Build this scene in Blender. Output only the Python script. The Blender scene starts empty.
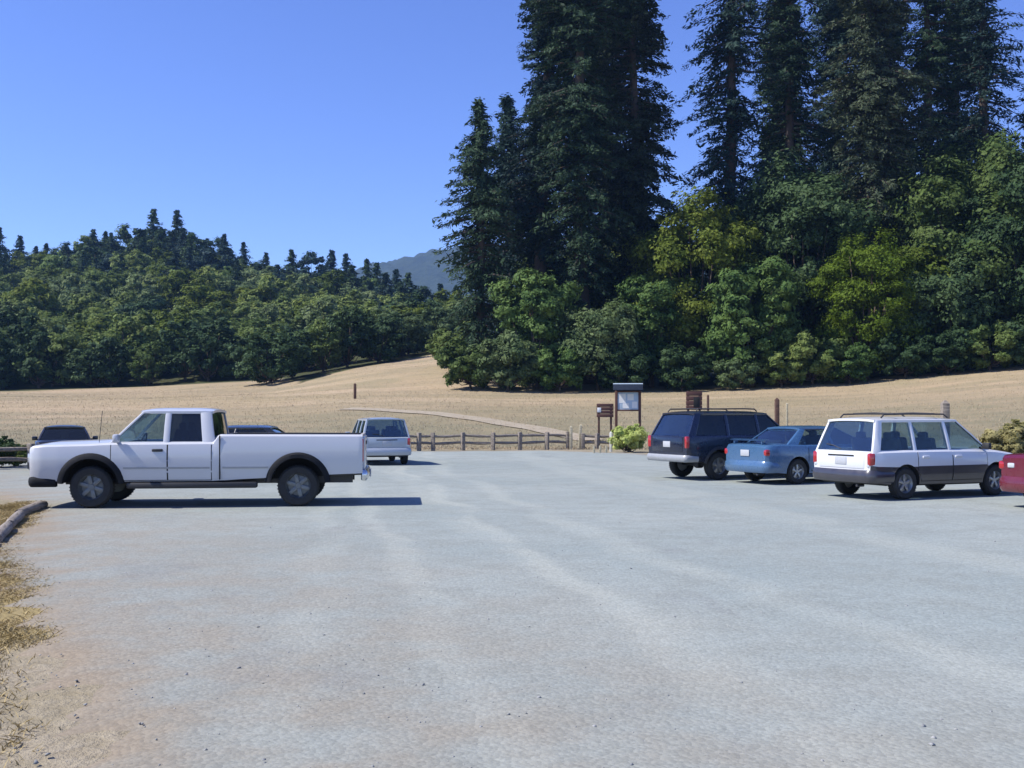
import bpy, bmesh, math, random
import numpy as np
from mathutils import Vector, Matrix

R = math.radians
scene = bpy.context.scene
COL = scene.collection
rng = np.random.default_rng(7)
random.seed(7)

# ------------------------------------------------------------------ camera
F_PX, H_PX, EYE = 1073.0, 412.0, 1.75       # focal length and horizon row of the 1024x768 frame, eye height
cam_d = bpy.data.cameras.new("camera")
cam = bpy.data.objects.new("camera", cam_d)
COL.objects.link(cam)
cam.location = (0, 0, EYE)
cam.rotation_euler = (R(90), 0, 0)
cam_d.sensor_width = 36.0
cam_d.lens = 36.0 * F_PX / 1024.0
cam_d.shift_y = (H_PX - 384.0) / 1024.0
cam_d.clip_start = 0.1
cam_d.clip_end = 20000
scene.camera = cam

# ------------------------------------------------------------------ world, sun, exposure
SUN_EL, SUN_AZ = 50.0, 259.0     # azimuth clockwise from +Y: the sun stands to the left
w = bpy.data.worlds.new("World")
scene.world = w
w.use_nodes = True
nt = w.node_tree
bg = nt.nodes["Background"]
sky = nt.nodes.new("ShaderNodeTexSky")
sky.sky_type = 'NISHITA'
sky.sun_disc = False
sky.sun_elevation = R(SUN_EL)
sky.sun_rotation = R(SUN_AZ)
sky.altitude = 1800
sky.air_density = 1.0
sky.dust_density = 0.05
sky.ozone_density = 4.0
hs = nt.nodes.new("ShaderNodeHueSaturation")     # the deep blue of a clear, dry day
hs.inputs['Hue'].default_value = 0.521
hs.inputs['Saturation'].default_value = 1.14
hs.inputs['Value'].default_value = 1.0
nt.links.new(sky.outputs[0], hs.inputs['Color'])
nt.links.new(hs.outputs[0], bg.inputs[0])
bg.inputs[1].default_value = 0.13
sun_d = bpy.data.lights.new("sun", 'SUN')
sun = bpy.data.objects.new("sun", sun_d)
COL.objects.link(sun)
sun_d.energy = 4.2
sun_d.angle = R(0.53)
sun_d.color = (1.0, 0.955, 0.88)
sdir = Vector((math.sin(R(SUN_AZ)) * math.cos(R(SUN_EL)), math.cos(R(SUN_AZ)) * math.cos(R(SUN_EL)), math.sin(R(SUN_EL))))
sun.rotation_euler = (-sdir).to_track_quat('-Z', 'Y').to_euler()
sun.location = sdir * 300
vs = scene.view_settings
vs.view_transform = 'Standard'
vs.look = 'None'
vs.gamma = 1
vs.use_curve_mapping = False
vs.exposure = 0.80

# ------------------------------------------------------------------ node helpers
class NT:
    def __init__(s, name):
        s.m = bpy.data.materials.new(name)
        s.m.use_nodes = True
        s.t = s.m.node_tree
        s.b = s.t.nodes["Principled BSDF"]
        s.out = s.t.nodes["Material Output"]
    def put(s, sock, v):
        if isinstance(v, bpy.types.NodeSocket):
            s.t.links.new(v, sock)
        elif isinstance(v, (tuple, list)) and sock.type == 'RGBA' and len(v) == 3:
            sock.default_value = (*v, 1)
        else:
            sock.default_value = v
    def n(s, typ, ins=None, **props):
        nd = s.t.nodes.new("ShaderNode" + typ)
        for k, v in props.items():
            setattr(nd, k, v)
        for k, v in (ins or {}).items():
            s.put(nd.inputs[k], v)
        return nd
    def math(s, op, a, b=0.0, c=0.0, clamp=False):
        nd = s.n('Math', {0: a, 1: b, 2: c}, operation=op, use_clamp=clamp)
        return nd.outputs[0]
    def noise(s, scale, detail=4, rough=0.55, vec=None, dist=0.0):
        nd = s.n('TexNoise', {'Scale': scale, 'Detail': detail, 'Roughness': rough, 'Distortion': dist})
        s.put(nd.inputs['Vector'], vec if vec is not None else s.pos())
        return nd.outputs[0]
    def pos(s):
        if not hasattr(s, '_p'):
            s._p = s.n('NewGeometry').outputs['Position']
        return s._p
    def obj(s):
        if not hasattr(s, '_o'):
            s._o = s.n('TexCoord').outputs['Object']
        return s._o
    def rng(s, v, a, b, lo=0.0, hi=1.0):
        return s.n('MapRange', {'Value': v, 'From Min': a, 'From Max': b, 'To Min': lo, 'To Max': hi}, interpolation_type='SMOOTHSTEP').outputs[0]
    def mix(s, f, a, b, mode='MIX'):
        nd = s.n('Mix', data_type='RGBA', blend_type=mode)
        s.put(nd.inputs[0], f); s.put(nd.inputs[6], a); s.put(nd.inputs[7], b)
        return nd.outputs[2]
    def attr(s, name):
        return s.n('Attribute', attribute_name=name).outputs['Fac']
    def bump(s, h, dist, strength=1.0):
        s.put(s.b.inputs['Normal'], s.n('Bump', {'Height': h, 'Distance': dist, 'Strength': strength}).outputs[0])
    def set(s, **k):
        for a, v in k.items():
            s.put(s.b.inputs[a.replace('_', ' ')], v)
        return s

def simple(name, col, rough=0.5, metal=0.0, coat=0.0, var=0.0, scale=8.0, bump=0.0, spec=0.5):
    m = NT(name)
    m.set(Roughness=rough, Metallic=metal)
    m.b.inputs['Specular IOR Level'].default_value = spec
    m.b.inputs['Coat Weight'].default_value = coat
    m.b.inputs['Coat Roughness'].default_value = 0.06
    if var:
        f = m.noise(scale, 5, 0.6, m.obj())
        m.set(Base_Color=m.mix(f, tuple(c * (1 - var) for c in col), tuple(min(1, c * (1 + var)) for c in col)))
        if bump:
            m.bump(f, bump)
    else:
        m.set(Base_Color=col)
    return m.m

def paint(name, col, metal=0.0, rough=0.35, dust=(0.45, 0.41, 0.34), amt=1.0):
    m = NT(name)
    p = m.obj()
    z = m.n('SeparateXYZ', {0: p}).outputs[2]
    f = m.noise(5.0, 6, 0.65, p)
    low = m.rng(z, 0.95, 0.25, 0.0, 0.34 * amt)           # road dust on the lower panels
    d = m.math('MULTIPLY', m.math('ADD', low, 0.05 * amt), f)
    m.set(Base_Color=m.mix(d, col, dust), Metallic=metal, Roughness=m.rng(f, 0.3, 0.8, rough * 0.8, rough * 1.3))
    m.b.inputs['Coat Weight'].default_value = 0.7
    m.b.inputs['Coat Roughness'].default_value = 0.08
    return m.m

def glass_mat(name, tint, opac, refl=0.03):
    m = NT(name)
    tr = m.n('BsdfTransparent', {'Color': tint})
    gl = m.n('BsdfGlossy', {'Color': (0.9, 0.95, 1.0), 'Roughness': 0.04})
    df = m.n('BsdfDiffuse', {'Color': (0.05, 0.055, 0.05)})
    mx = m.n('MixShader', {0: opac}); m.t.links.new(tr.outputs[0], mx.inputs[1]); m.t.links.new(df.outputs[0], mx.inputs[2])
    fc = m.n('LayerWeight', {'Blend': 0.5}).outputs['Facing']
    k = m.math('MULTIPLY_ADD', m.math('POWER', fc, 5.0), 0.85, refl, clamp=True)
    m2 = m.n('MixShader', {0: k}); m.t.links.new(mx.outputs[0], m2.inputs[1]); m.t.links.new(gl.outputs[0], m2.inputs[2])
    m.t.links.new(m2.outputs[0], m.out.inputs[0])
    return m.m

def leaf_mat(name, a, b, trans=0.25, hue=0.25, far=None):
    m = NT(name)
    rnd = m.n('ObjectInfo').outputs['Random']
    p = m.pos()
    f = m.rng(m.noise(0.55, 3, 0.6, p), 0.33, 0.67)
    fine = m.rng(m.noise(3.0, 2, 0.5, p), 0.3, 0.7, 0.72, 1.3)
    c = m.mix(f, a, b)
    hs = m.n('HueSaturation', {'Hue': m.math('MULTIPLY_ADD', rnd, -0.024, 0.512), 'Saturation': 1.0,
                               'Value': m.math('MULTIPLY', fine, m.math('MULTIPLY_ADD', rnd, hue * 2, 1 - hue)), 'Color': c})
    m.set(Base_Color=hs.outputs[0], Roughness=0.6)
    m.b.inputs['Specular IOR Level'].default_value = 0.08
    tl = m.n('BsdfTranslucent', {'Color': hs.outputs[0]})
    mx = m.n('MixShader', {0: trans})
    m.t.links.new(m.b.outputs[0], mx.inputs[1]); m.t.links.new(tl.outputs[0], mx.inputs[2])
    m.t.links.new(mx.outputs[0], m.out.inputs[0])
    return m.m

M = {}
M['bark'] = simple('bark', (0.09, 0.065, 0.048), 0.95, var=0.5, scale=3, bump=0.05)
M['bark_red'] = simple('bark_red', (0.062, 0.045, 0.036), 0.95, var=0.5, scale=2, bump=0.08)
M['rubber'] = simple('rubber', (0.022, 0.022, 0.022), 0.85, var=0.4, scale=20)
M['alloy'] = simple('alloy', (0.36, 0.37, 0.38), 0.38, 0.8, var=0.2)
M['alloy_dull'] = simple('alloy_dull', (0.17, 0.178, 0.18), 0.5, 0.7, var=0.35)
M['steel_dark'] = simple('steel_dark', (0.06, 0.06, 0.065), 0.5, 0.6)
M['chrome'] = simple('chrome', (0.62, 0.63, 0.65), 0.22, 0.9, var=0.06)
M['trim'] = simple('trim', (0.022, 0.022, 0.024), 0.6, var=0.25)
M['flare'] = simple('flare', (0.010, 0.011, 0.014), 0.75, var=0.25, spec=0.2)
M['bumper_grey'] = simple('bumper_grey', (0.30, 0.31, 0.32), 0.45, 0.2, var=0.15)
M['well'] = simple('well', (0.012, 0.012, 0.012), 0.95)
M['cloth'] = simple('cloth', (0.11, 0.105, 0.10), 0.95, var=0.2)
M['cabin'] = simple('cabin', (0.045, 0.045, 0.048), 0.85, var=0.2)
M['liner'] = simple('liner', (0.07, 0.07, 0.072), 0.8, var=0.3)
M['lamp_clear'] = simple('lamp_clear', (0.55, 0.57, 0.58), 0.12, 0.2, coat=1.0)
M['lamp_red'] = simple('lamp_red', (0.36, 0.012, 0.014), 0.15, coat=1.0)
M['lamp_amber'] = simple('lamp_amber', (0.55, 0.20, 0.02), 0.15, coat=1.0)
M['plate'] = simple('plate', (0.42, 0.43, 0.45), 0.4, var=.15, scale=30)
M['seam'] = simple('seam', (0.015, 0.015, 0.016), 0.9)
M['glass'] = glass_mat('glass', (0.72, 0.80, 0.80), 0.03, .045)
M['glass_dark'] = glass_mat('glass_dark', (0.30, 0.33, 0.35), 0.15, .045)
M['glass_blue'] = glass_mat('glass_blue', (0.58, 0.68, 0.72), 0.05, .12)
M['white_paint'] = paint('white_paint', (0.50, 0.51, 0.54))
M['wagon_paint'] = paint('wagon_paint', (0.66, 0.67, 0.69))
M['grey_lower'] = paint('grey_lower', (0.035, 0.033, 0.045), 0.2, amt=.25)
M['blue_paint'] = paint('blue_paint', (0.050, 0.125, 0.245), 0.15, 0.3, amt=.3)
M['navy_paint'] = paint('navy_paint', (0.003, 0.007, 0.026), 0.1, 0.3, amt=.2)
M['red_paint'] = paint('red_paint', (0.115, 0.002, 0.016), 0.1, 0.3, amt=.25)
M['black_paint'] = paint('black_paint', (0.007, 0.007, 0.009), 0.1, 0.35, amt=.15)
M['charcoal_paint'] = paint('charcoal_paint', (0.010, 0.012, 0.016), 0.1, 0.3, amt=.2)
M['silver_paint'] = paint('silver_paint', (0.36, 0.40, 0.45), 0.1, 0.35, amt=.5)
def wood(name, a, b, sc=(0.6, 6, 6)):
    m = NT(name)
    v = m.n('Mapping', {'Vector': m.obj(), 'Scale': sc}).outputs[0]
    f = m.noise(4.0, 6, 0.65, v, 0.6)
    m.set(Base_Color=m.mix(m.rng(f, 0.3, 0.7), a, b), Roughness=0.9)
    m.bump(f, 0.012)
    return m.m
M['wood_old'] = wood('wood_old', (0.12, 0.098, 0.08), (0.30, 0.26, 0.215))
M['wood_brown'] = wood('wood_brown', (0.05, 0.026, 0.018), (0.13, 0.07, 0.05))
M['wood_pale'] = wood('wood_pale', (0.30, 0.26, 0.17), (0.48, 0.43, 0.30))
M['post_white'] = simple('post_white', (0.66, 0.65, 0.60), 0.8, var=0.15)
M['board_face'] = simple('board_face', (0.42, 0.52, 0.62), 0.35, var=0.15, scale=4)
M['notice'] = simple('notice', (0.74, 0.74, 0.72), 0.7, var=0.06)
M['shingle'] = simple('shingle', (0.016, 0.022, 0.035), 0.95, var=0.4, scale=9, spec=0.1)
M['shingle_pale'] = simple('shingle_pale', (0.40, 0.48, 0.54), 0.5, var=0.15)
M['sign_brown'] = simple('sign_brown', (0.085, 0.035, 0.026), 0.7, var=0.25)

# ------------------------------------------------------------------ object helpers
def obj_from(name, me, mat=None, parent=None):
    o = bpy.data.objects.new(name, me)
    COL.objects.link(o)
    if mat is not None:
        for mm in (mat if isinstance(mat, (list, tuple)) else [mat]):
            me.materials.append(mm)
    if parent is not None:
        o.parent = parent
    return o

def np_mesh(name, v, f, smooth=False):
    me = bpy.data.meshes.new(name)
    v = np.asarray(v, np.float32)
    if isinstance(f, np.ndarray):
        n, k = f.shape
        me.vertices.add(len(v)); me.vertices.foreach_set('co', v.ravel())
        me.loops.add(n * k); me.loops.foreach_set('vertex_index', f.astype(np.int32).ravel())
        me.polygons.add(n)
        me.polygons.foreach_set('loop_start', np.arange(0, n * k, k, dtype=np.int32))
        me.polygons.foreach_set('loop_total', np.full(n, k, np.int32))
        me.update(calc_edges=True)
    else:
        me.from_pydata(v.tolist(), [], f)
        me.update()
    if smooth:
        me.polygons.foreach_set('use_smooth', np.ones(len(me.polygons), bool))
    return me

def sharp(me, deg=38):
    me.polygons.foreach_set('use_smooth', np.ones(len(me.polygons), bool))
    me.set_sharp_from_angle(angle=R(deg))

def tag(o, label=None, cat=None, group=None, kind=None):
    for k, v in (('label', label), ('category', cat), ('group', group), ('kind', kind)):
        if v:
            o[k] = v
    return o

def empty(name, loc=(0, 0, 0), rz=0.0, parent=None):
    o = bpy.data.objects.new(name, None)
    COL.objects.link(o)
    o.empty_display_size = 0.2
    o.location = loc
    o.rotation_euler = (0, 0, rz)
    if parent is not None:
        o.parent = parent
    return o

class MB:
    """collects shapes into one bmesh -> one mesh object"""
    def __init__(s):
        s.bm = bmesh.new()
    def box(s, c, d, rot=None, bev=0.0, mi=0, seg=2):
        t = bmesh.new()
        bmesh.ops.create_cube(t, size=1.0)
        bmesh.ops.scale(t, vec=d, verts=t.verts)
        if bev:
            bmesh.ops.bevel(t, geom=list(t.edges), offset=bev, segments=seg, affect='EDGES', profile=0.5)
        m = Matrix.Translation(c)
        if rot is not None:
            m = m @ (rot if isinstance(rot, Matrix) else Matrix.Rotation(rot, 4, 'Z'))
        bmesh.ops.transform(t, matrix=m, verts=t.verts)
        return s._add(t, mi)
    def _add(s, t, mi=0):
        for f in t.faces:
            f.material_index = mi
        me = bpy.data.meshes.new('tmp'); t.to_mesh(me); t.free()
        s.bm.from_mesh(me); bpy.data.meshes.remove(me)
        return s
    def tube(s, pts, rad, n=10, cap=True, mi=0):
        pts = [Vector(p) for p in pts]
        rr = rad if isinstance(rad, (list, tuple)) else [rad] * len(pts)
        rings = []
        up = None
        for i, p in enumerate(pts):
            d = (pts[min(i + 1, len(pts) - 1)] - pts[max(i - 1, 0)]).normalized()
            if up is None:
                up = d.orthogonal().normalized()
            up = (up - d * up.dot(d)).normalized()
            q = d.cross(up)
            rings.append([s.bm.verts.new(p + (up * math.cos(2 * math.pi * k / n) + q * math.sin(2 * math.pi * k / n)) * rr[i]) for k in range(n)])
        for a, b in zip(rings, rings[1:]):
            for k in range(n):
                f = s.bm.faces.new((a[k], a[(k + 1) % n], b[(k + 1) % n], b[k])); f.material_index = mi
        if cap:
            s.bm.faces.new(rings[0][::-1]).material_index = mi
            s.bm.faces.new(rings[-1]).material_index = mi
        return s
    def lathe(s, prof, n=32, mi=0):
        """prof: (radius, y) revolved about the Y axis"""
        rings = []
        for r, y in prof:
            if r < 1e-5:
                rings.append([s.bm.verts.new((0, y, 0))])
            else:
                rings.append([s.bm.verts.new((r * math.cos(2 * math.pi * k / n), y, r * math.sin(2 * math.pi * k / n))) for k in range(n)])
        for a, b in zip(rings, rings[1:]):
            for k in range(n):
                q = [a[k % len(a)], a[(k + 1) % len(a)], b[(k + 1) % len(b)], b[k % len(b)]]
                u = []
                for x in q:
                    if x not in u:
                        u.append(x)
                if len(u) > 2:
                    s.bm.faces.new(u).material_index = mi
        return s
    def loft(s, rings, cap=True, mi=0, close=True):
        vr = [[s.bm.verts.new(p) for p in r] for r in rings]
        n = len(vr[0])
        for a, b in zip(vr, vr[1:]):
            for k in range(n if close else n - 1):
                s.bm.faces.new((a[k], a[(k + 1) % n], b[(k + 1) % n], b[k])).material_index = mi
        if cap:
            s.bm.faces.new(vr[0][::-1]).material_index = mi
            s.bm.faces.new(vr[-1]).material_index = mi
        return s
    def shell(s, grid, off, mi=0):
        """grid[i][j] of points + offset vector -> closed thin shell"""
        o = Vector(off)
        a = [[s.bm.verts.new(p) for p in r] for r in grid]
        b = [[s.bm.verts.new(Vector(p) + o) for p in r] for r in grid]
        ni, nj = len(a), len(a[0])
        for i in range(ni - 1):
            for j in range(nj - 1):
                s.bm.faces.new((a[i][j], a[i + 1][j], a[i + 1][j + 1], a[i][j + 1])).material_index = mi
                s.bm.faces.new((b[i][j], b[i][j + 1], b[i + 1][j + 1], b[i + 1][j])).material_index = mi
        rim = [(i, 0) for i in range(ni)] + [(ni - 1, j) for j in range(1, nj)] + [(i, nj - 1) for i in range(ni - 2, -1, -1)] + [(0, j) for j in range(nj - 2, 0, -1)]
        for (i, j), (k, l) in zip(rim, rim[1:] + rim[:1]):
            s.bm.faces.new((a[i][j], b[i][j], b[k][l], a[k][l])).material_index = mi
        return s
    def build(s, name, mat, parent=None, ang=38, loc=None):
        bmesh.ops.recalc_face_normals(s.bm, faces=s.bm.faces)
        me = bpy.data.meshes.new(name)
        s.bm.to_mesh(me); s.bm.free()
        o = obj_from(name, me, mat, parent)
        sharp(me, ang)
        if loc is not None:
            o.location = loc
        return o

def copy_tree(o, parent=None):
    c = o.copy(); COL.objects.link(c)
    if parent is not None:
        c.parent = parent
    for ch in list(o.children):
        copy_tree(ch, c)
    return c

# ------------------------------------------------------------------ terrain
KU = [(p - 512) / F_PX for p in (0, 150, 270, 300, 360, 445, 550, 700, 850, 1024)]
KD = [54, 105, 160, 205, 260, 350, 480, 900]
KZ = [
    [0, 0, 0, 0, 0, 0, 0, 0, 0, 0],
    [2.7, 2.9, 3.2, 3.4, 3.8, 4.0, 3.9, 4.0, 4.6, 6.5],
    [5.2, 5.5, 6.5, 7.4, 9.0, 10.9, 10.0, 9.5, 10, 13],
    [13.5, 14, 13, 13, 14.0, 13.5, 13, 13, 15, 20],
    [25, 27.5, 24, 22, 20.5, 18, 17, 18, 22, 28],
    [44, 50, 42, 38, 34, 24, 20, 24, 34, 40],
    [40, 44, 38, 34, 26, 15, 15, 22, 30, 36],
    [20, 20, 20, 20, 20, 20, 20, 20, 20, 20]]
KZ = np.array(KZ, float)
def bumps(x, y):
    return (np.sin(x * 0.21 + 1.3) * np.cos(y * 0.17 + 0.4) * 0.5 + np.sin(x * 0.073 + y * 0.11) * 0.8)
def terrain(x, y):
    x = np.asarray(x, float); y = np.asarray(y, float)
    ys = np.maximum(y, 20.0)
    u = np.clip(x / ys, KU[0], KU[-1])
    cols = np.stack([np.interp(u, KU, KZ[i]) for i in range(len(KD))], 0)
    d = np.clip(y, KD[0], KD[-1])
    z = np.zeros_like(d)
    for i in range(len(KD) - 1):
        t = (d - KD[i]) / (KD[i + 1] - KD[i])
        k = (t >= 0) & (t <= 1)
        z = np.where(k, cols[i] * (1 - t) + cols[i + 1] * t, z)
    k = np.clip((y - 54) / 60, 0, 1)
    return z + bumps(x, y) * 0.28 * k * k
def tz(x, y):
    return float(terrain(np.array([x]), np.array([y]))[0])
def hit(px, py, dmax=400):
    """point of the ground seen at a pixel of the frame"""
    d = np.linspace(4, dmax, 8000)
    z = EYE + (H_PX - py) / F_PX * d
    g = terrain((px - 512) / F_PX * d, d)
    k = np.argmax(z <= g)
    return Vector(((px - 512) / F_PX * d[k], d[k], g[k]))
def at(px, d):
    return (px - 512) / F_PX * d

LOT = [(-1.2, 2.0), (-0.2, -8), (17, -8), (16.5, 12), (14.4, 21), (12.0, 27), (9.6, 33), (7.2, 39), (5.5, 45), (2, 48.5), (-4, 47.5), (-10, 46.5),
       (-17.5, 43), (-19, 35), (-15.5, 27), (-10.4, 22.2), (-8.7, 19.4), (-6.9, 14.0), (-5.15, 11), (-3.85, 8.2), (-2.6, 6)]
LOTA = np.array(LOT, float)
def lot_sd(x, y):
    """signed distance to the lot outline, positive inside"""
    p = np.stack([np.asarray(x, float), np.asarray(y, float)], -1)
    a = LOTA; b = np.roll(LOTA, -1, 0)
    best = np.full(p.shape[:-1], 1e9)
    ins = np.zeros(p.shape[:-1], bool)
    for i in range(len(a)):
        e = b[i] - a[i]; q = p - a[i]
        t = np.clip((q @ e) / (e @ e), 0, 1)
        best = np.minimum(best, np.hypot(*(np.moveaxis(q - t[..., None] * e, -1, 0))))
        c1 = (a[i][1] <= p[..., 1]) & (b[i][1] > p[..., 1]); c2 = (a[i][1] > p[..., 1]) & (b[i][1] <= p[..., 1])
        cr = e[0] * q[..., 1] - e[1] * q[..., 0]
        ins ^= (c1 & (cr > 0)) | (c2 & (cr < 0))
    return np.where(ins, best, -best)

def grid_axis(segs):
    out = []
    for a, b, st in segs:
        out += list(np.arange(a, b, st))
    return np.array(out + [segs[-1][1]], float)
gx = grid_axis([(-2500, -600, 190), (-600, -260, 34), (-260, -80, 7), (-80, -22, 2.0), (-22, 22, 0.75), (22, 80, 2.0), (80, 260, 7), (260, 600, 34), (600, 2500, 190)])
gy = grid_axis([(-300, -12, 24), (-12, 2, 2), (2, 24, 0.75), (24, 60, 1.5), (60, 240, 3), (240, 520, 8), (520, 1000, 40), (1000, 3000, 250)])
X, Y = np.meshgrid(gx, gy, indexing='ij')
Z = terrain(X, Y)
sd = lot_sd(X, Y)
Z = Z - np.clip((sd - 0.7) * 0.05, 0, 0.03)
nx, ny = X.shape
idx = np.arange(nx * ny).reshape(nx, ny)
quads = np.stack([idx[:-1, :-1], idx[1:, :-1], idx[1:, 1:], idx[:-1, 1:]], -1).reshape(-1, 4)
gme = np_mesh('ground', np.stack([X, Y, Z], -1).reshape(-1, 3), quads, True)
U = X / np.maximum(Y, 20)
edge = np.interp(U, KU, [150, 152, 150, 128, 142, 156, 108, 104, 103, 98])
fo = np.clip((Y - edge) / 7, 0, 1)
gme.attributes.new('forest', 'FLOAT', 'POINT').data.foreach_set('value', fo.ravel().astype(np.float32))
di = np.clip(1 - (-sd) / 5.5, 0, 1)
gme.attributes.new('dirt', 'FLOAT', 'POINT').data.foreach_set('value', di.ravel().astype(np.float32))

ve = np.clip(1 - np.abs(Y - 10.4) / 3.6, 0, 1) * np.clip((-sd + .9) / .8, 0, 1) * (X < -2)
gme.attributes.new('verge', 'FLOAT', 'POINT').data.foreach_set('value', ve.ravel().astype(np.float32))
nr = np.clip(1 - (Y - 52) / 48, 0, 1)
gme.attributes.new('low_field', 'FLOAT', 'POINT').data.foreach_set('value', nr.ravel().astype(np.float32))

def ground_material():
    m = NT('dry_grass_ground')
    p = m.pos()
    st = m.n('Mapping', {'Vector': p, 'Scale': (0.35, 1.0, 1.0)}).outputs[0]
    big = m.noise(0.045, 4, 0.6, p)
    mid = m.noise(0.35, 6, 0.7, st)
    fine = m.noise(7.0, 5, 0.75, p)
    c = m.mix(m.rng(big, 0.35, 0.65), (0.308, 0.240, 0.137), (0.375, 0.278, 0.179))
    c = m.mix(m.rng(mid, 0.38, 0.68, 0, 0.6), c, (0.229, 0.196, 0.119))
    c = m.mix(m.math('MULTIPLY', m.rng(m.noise(0.11, 3, 0.5, p), 0.55, 0.72), 0.5), c, (0.180, 0.176, 0.094))
    c = m.mix(m.rng(fine, 0.3, 0.75, 0, 0.5), c, (0.401, 0.322, 0.212))
    band = m.noise(1.0, 5, 0.6, m.n('Mapping', {'Vector': p, 'Scale': (0.03, 0.16, 0.1)}).outputs[0], 0.4)
    c = m.mix(m.rng(band, 0.42, 0.66, 0, 0.6), c, (0.220, 0.192, 0.120))
    c = m.mix(m.rng(band, 0.48, 0.30, 0, 0.6), c, (0.428, 0.330, 0.224))
    tuft = m.noise(1.6, 3, 0.6, p)
    c = m.mix(m.rng(tuft, 0.5, 0.72, 0, 0.28), c, (0.186, 0.162, 0.099))
    c = m.mix(m.math('MULTIPLY', m.rng(m.attr('low_field'), 0.1, 0.9), m.rng(mid, 0.3, 0.6, 0.5, 0.95)), c, (0.195, 0.178, 0.116))
    dirt = m.mix(m.rng(fine, 0.3, 0.7), (0.254, 0.211, 0.146), (0.351, 0.303, 0.226))
    dm = m.math('MULTIPLY', m.attr('dirt'), m.rng(mid, 0.3, 0.62, 0.25, 1.0))
    c = m.mix(dm, c, dirt)
    c = m.mix(m.math('MULTIPLY', m.rng(m.attr('verge'), 0.1, 0.5), m.rng(fine, 0.2, 0.6, 0.55, 1.0)), c, (0.294, 0.230, 0.107))
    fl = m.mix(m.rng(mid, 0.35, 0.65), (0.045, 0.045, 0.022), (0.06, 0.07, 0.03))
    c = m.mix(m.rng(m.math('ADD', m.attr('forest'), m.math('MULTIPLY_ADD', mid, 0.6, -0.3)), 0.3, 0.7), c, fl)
    m.set(Base_Color=c, Roughness=0.95)
    m.b.inputs['Specular IOR Level'].default_value = 0.1
    m.bump(m.math('ADD', fine, m.math('MULTIPLY', mid, 2.0)), 0.05)
    return m.m
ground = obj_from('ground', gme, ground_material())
tag(ground, 'dry golden grass slope rising behind the gravel lot to the woods', 'ground', kind='structure')

# gravel lot: a fine sheet a couple of centimetres above the ground, ragged outline
def lot_mesh():
    xs = np.arange(-21, 19, 0.25); ys = np.arange(-8, 50, 0.25)
    A, B = np.meshgrid(xs, ys, indexing='ij')
    s = lot_sd(A, B) + 0.22 * np.sin(A * 2.3 + B * 1.7) + 0.18 * np.sin(A * 5.1 - B * 3.9) + 0.12 * np.sin(B * 9.3 + A * 7.7)
    zz = np.clip(s * 0.20, -0.06, 0.02) + terrain(A, B) + 0.004 * np.sin(A * 0.9 + B * 0.35) * np.sin(B * 0.6) * np.clip(s, 0, 1)
    i = np.arange(A.size).reshape(A.shape)
    keep = (s[:-1, :-1] > -.05) | (s[1:, :-1] > -.05) | (s[1:, 1:] > -.05) | (s[:-1, 1:] > -.05)
    q = np.stack([i[:-1, :-1], i[1:, :-1], i[1:, 1:], i[:-1, 1:]], -1)[keep]
    used = np.unique(q)
    remap = np.full(A.size, -1); remap[used] = np.arange(len(used))
    me = np_mesh('parking_lot', np.stack([A, B, zz], -1).reshape(-1, 3)[used], remap[q], True)
    me.attributes.new('rim', 'FLOAT', 'POINT').data.foreach_set('value', s.ravel()[used].astype(np.float32))
    return me
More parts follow.
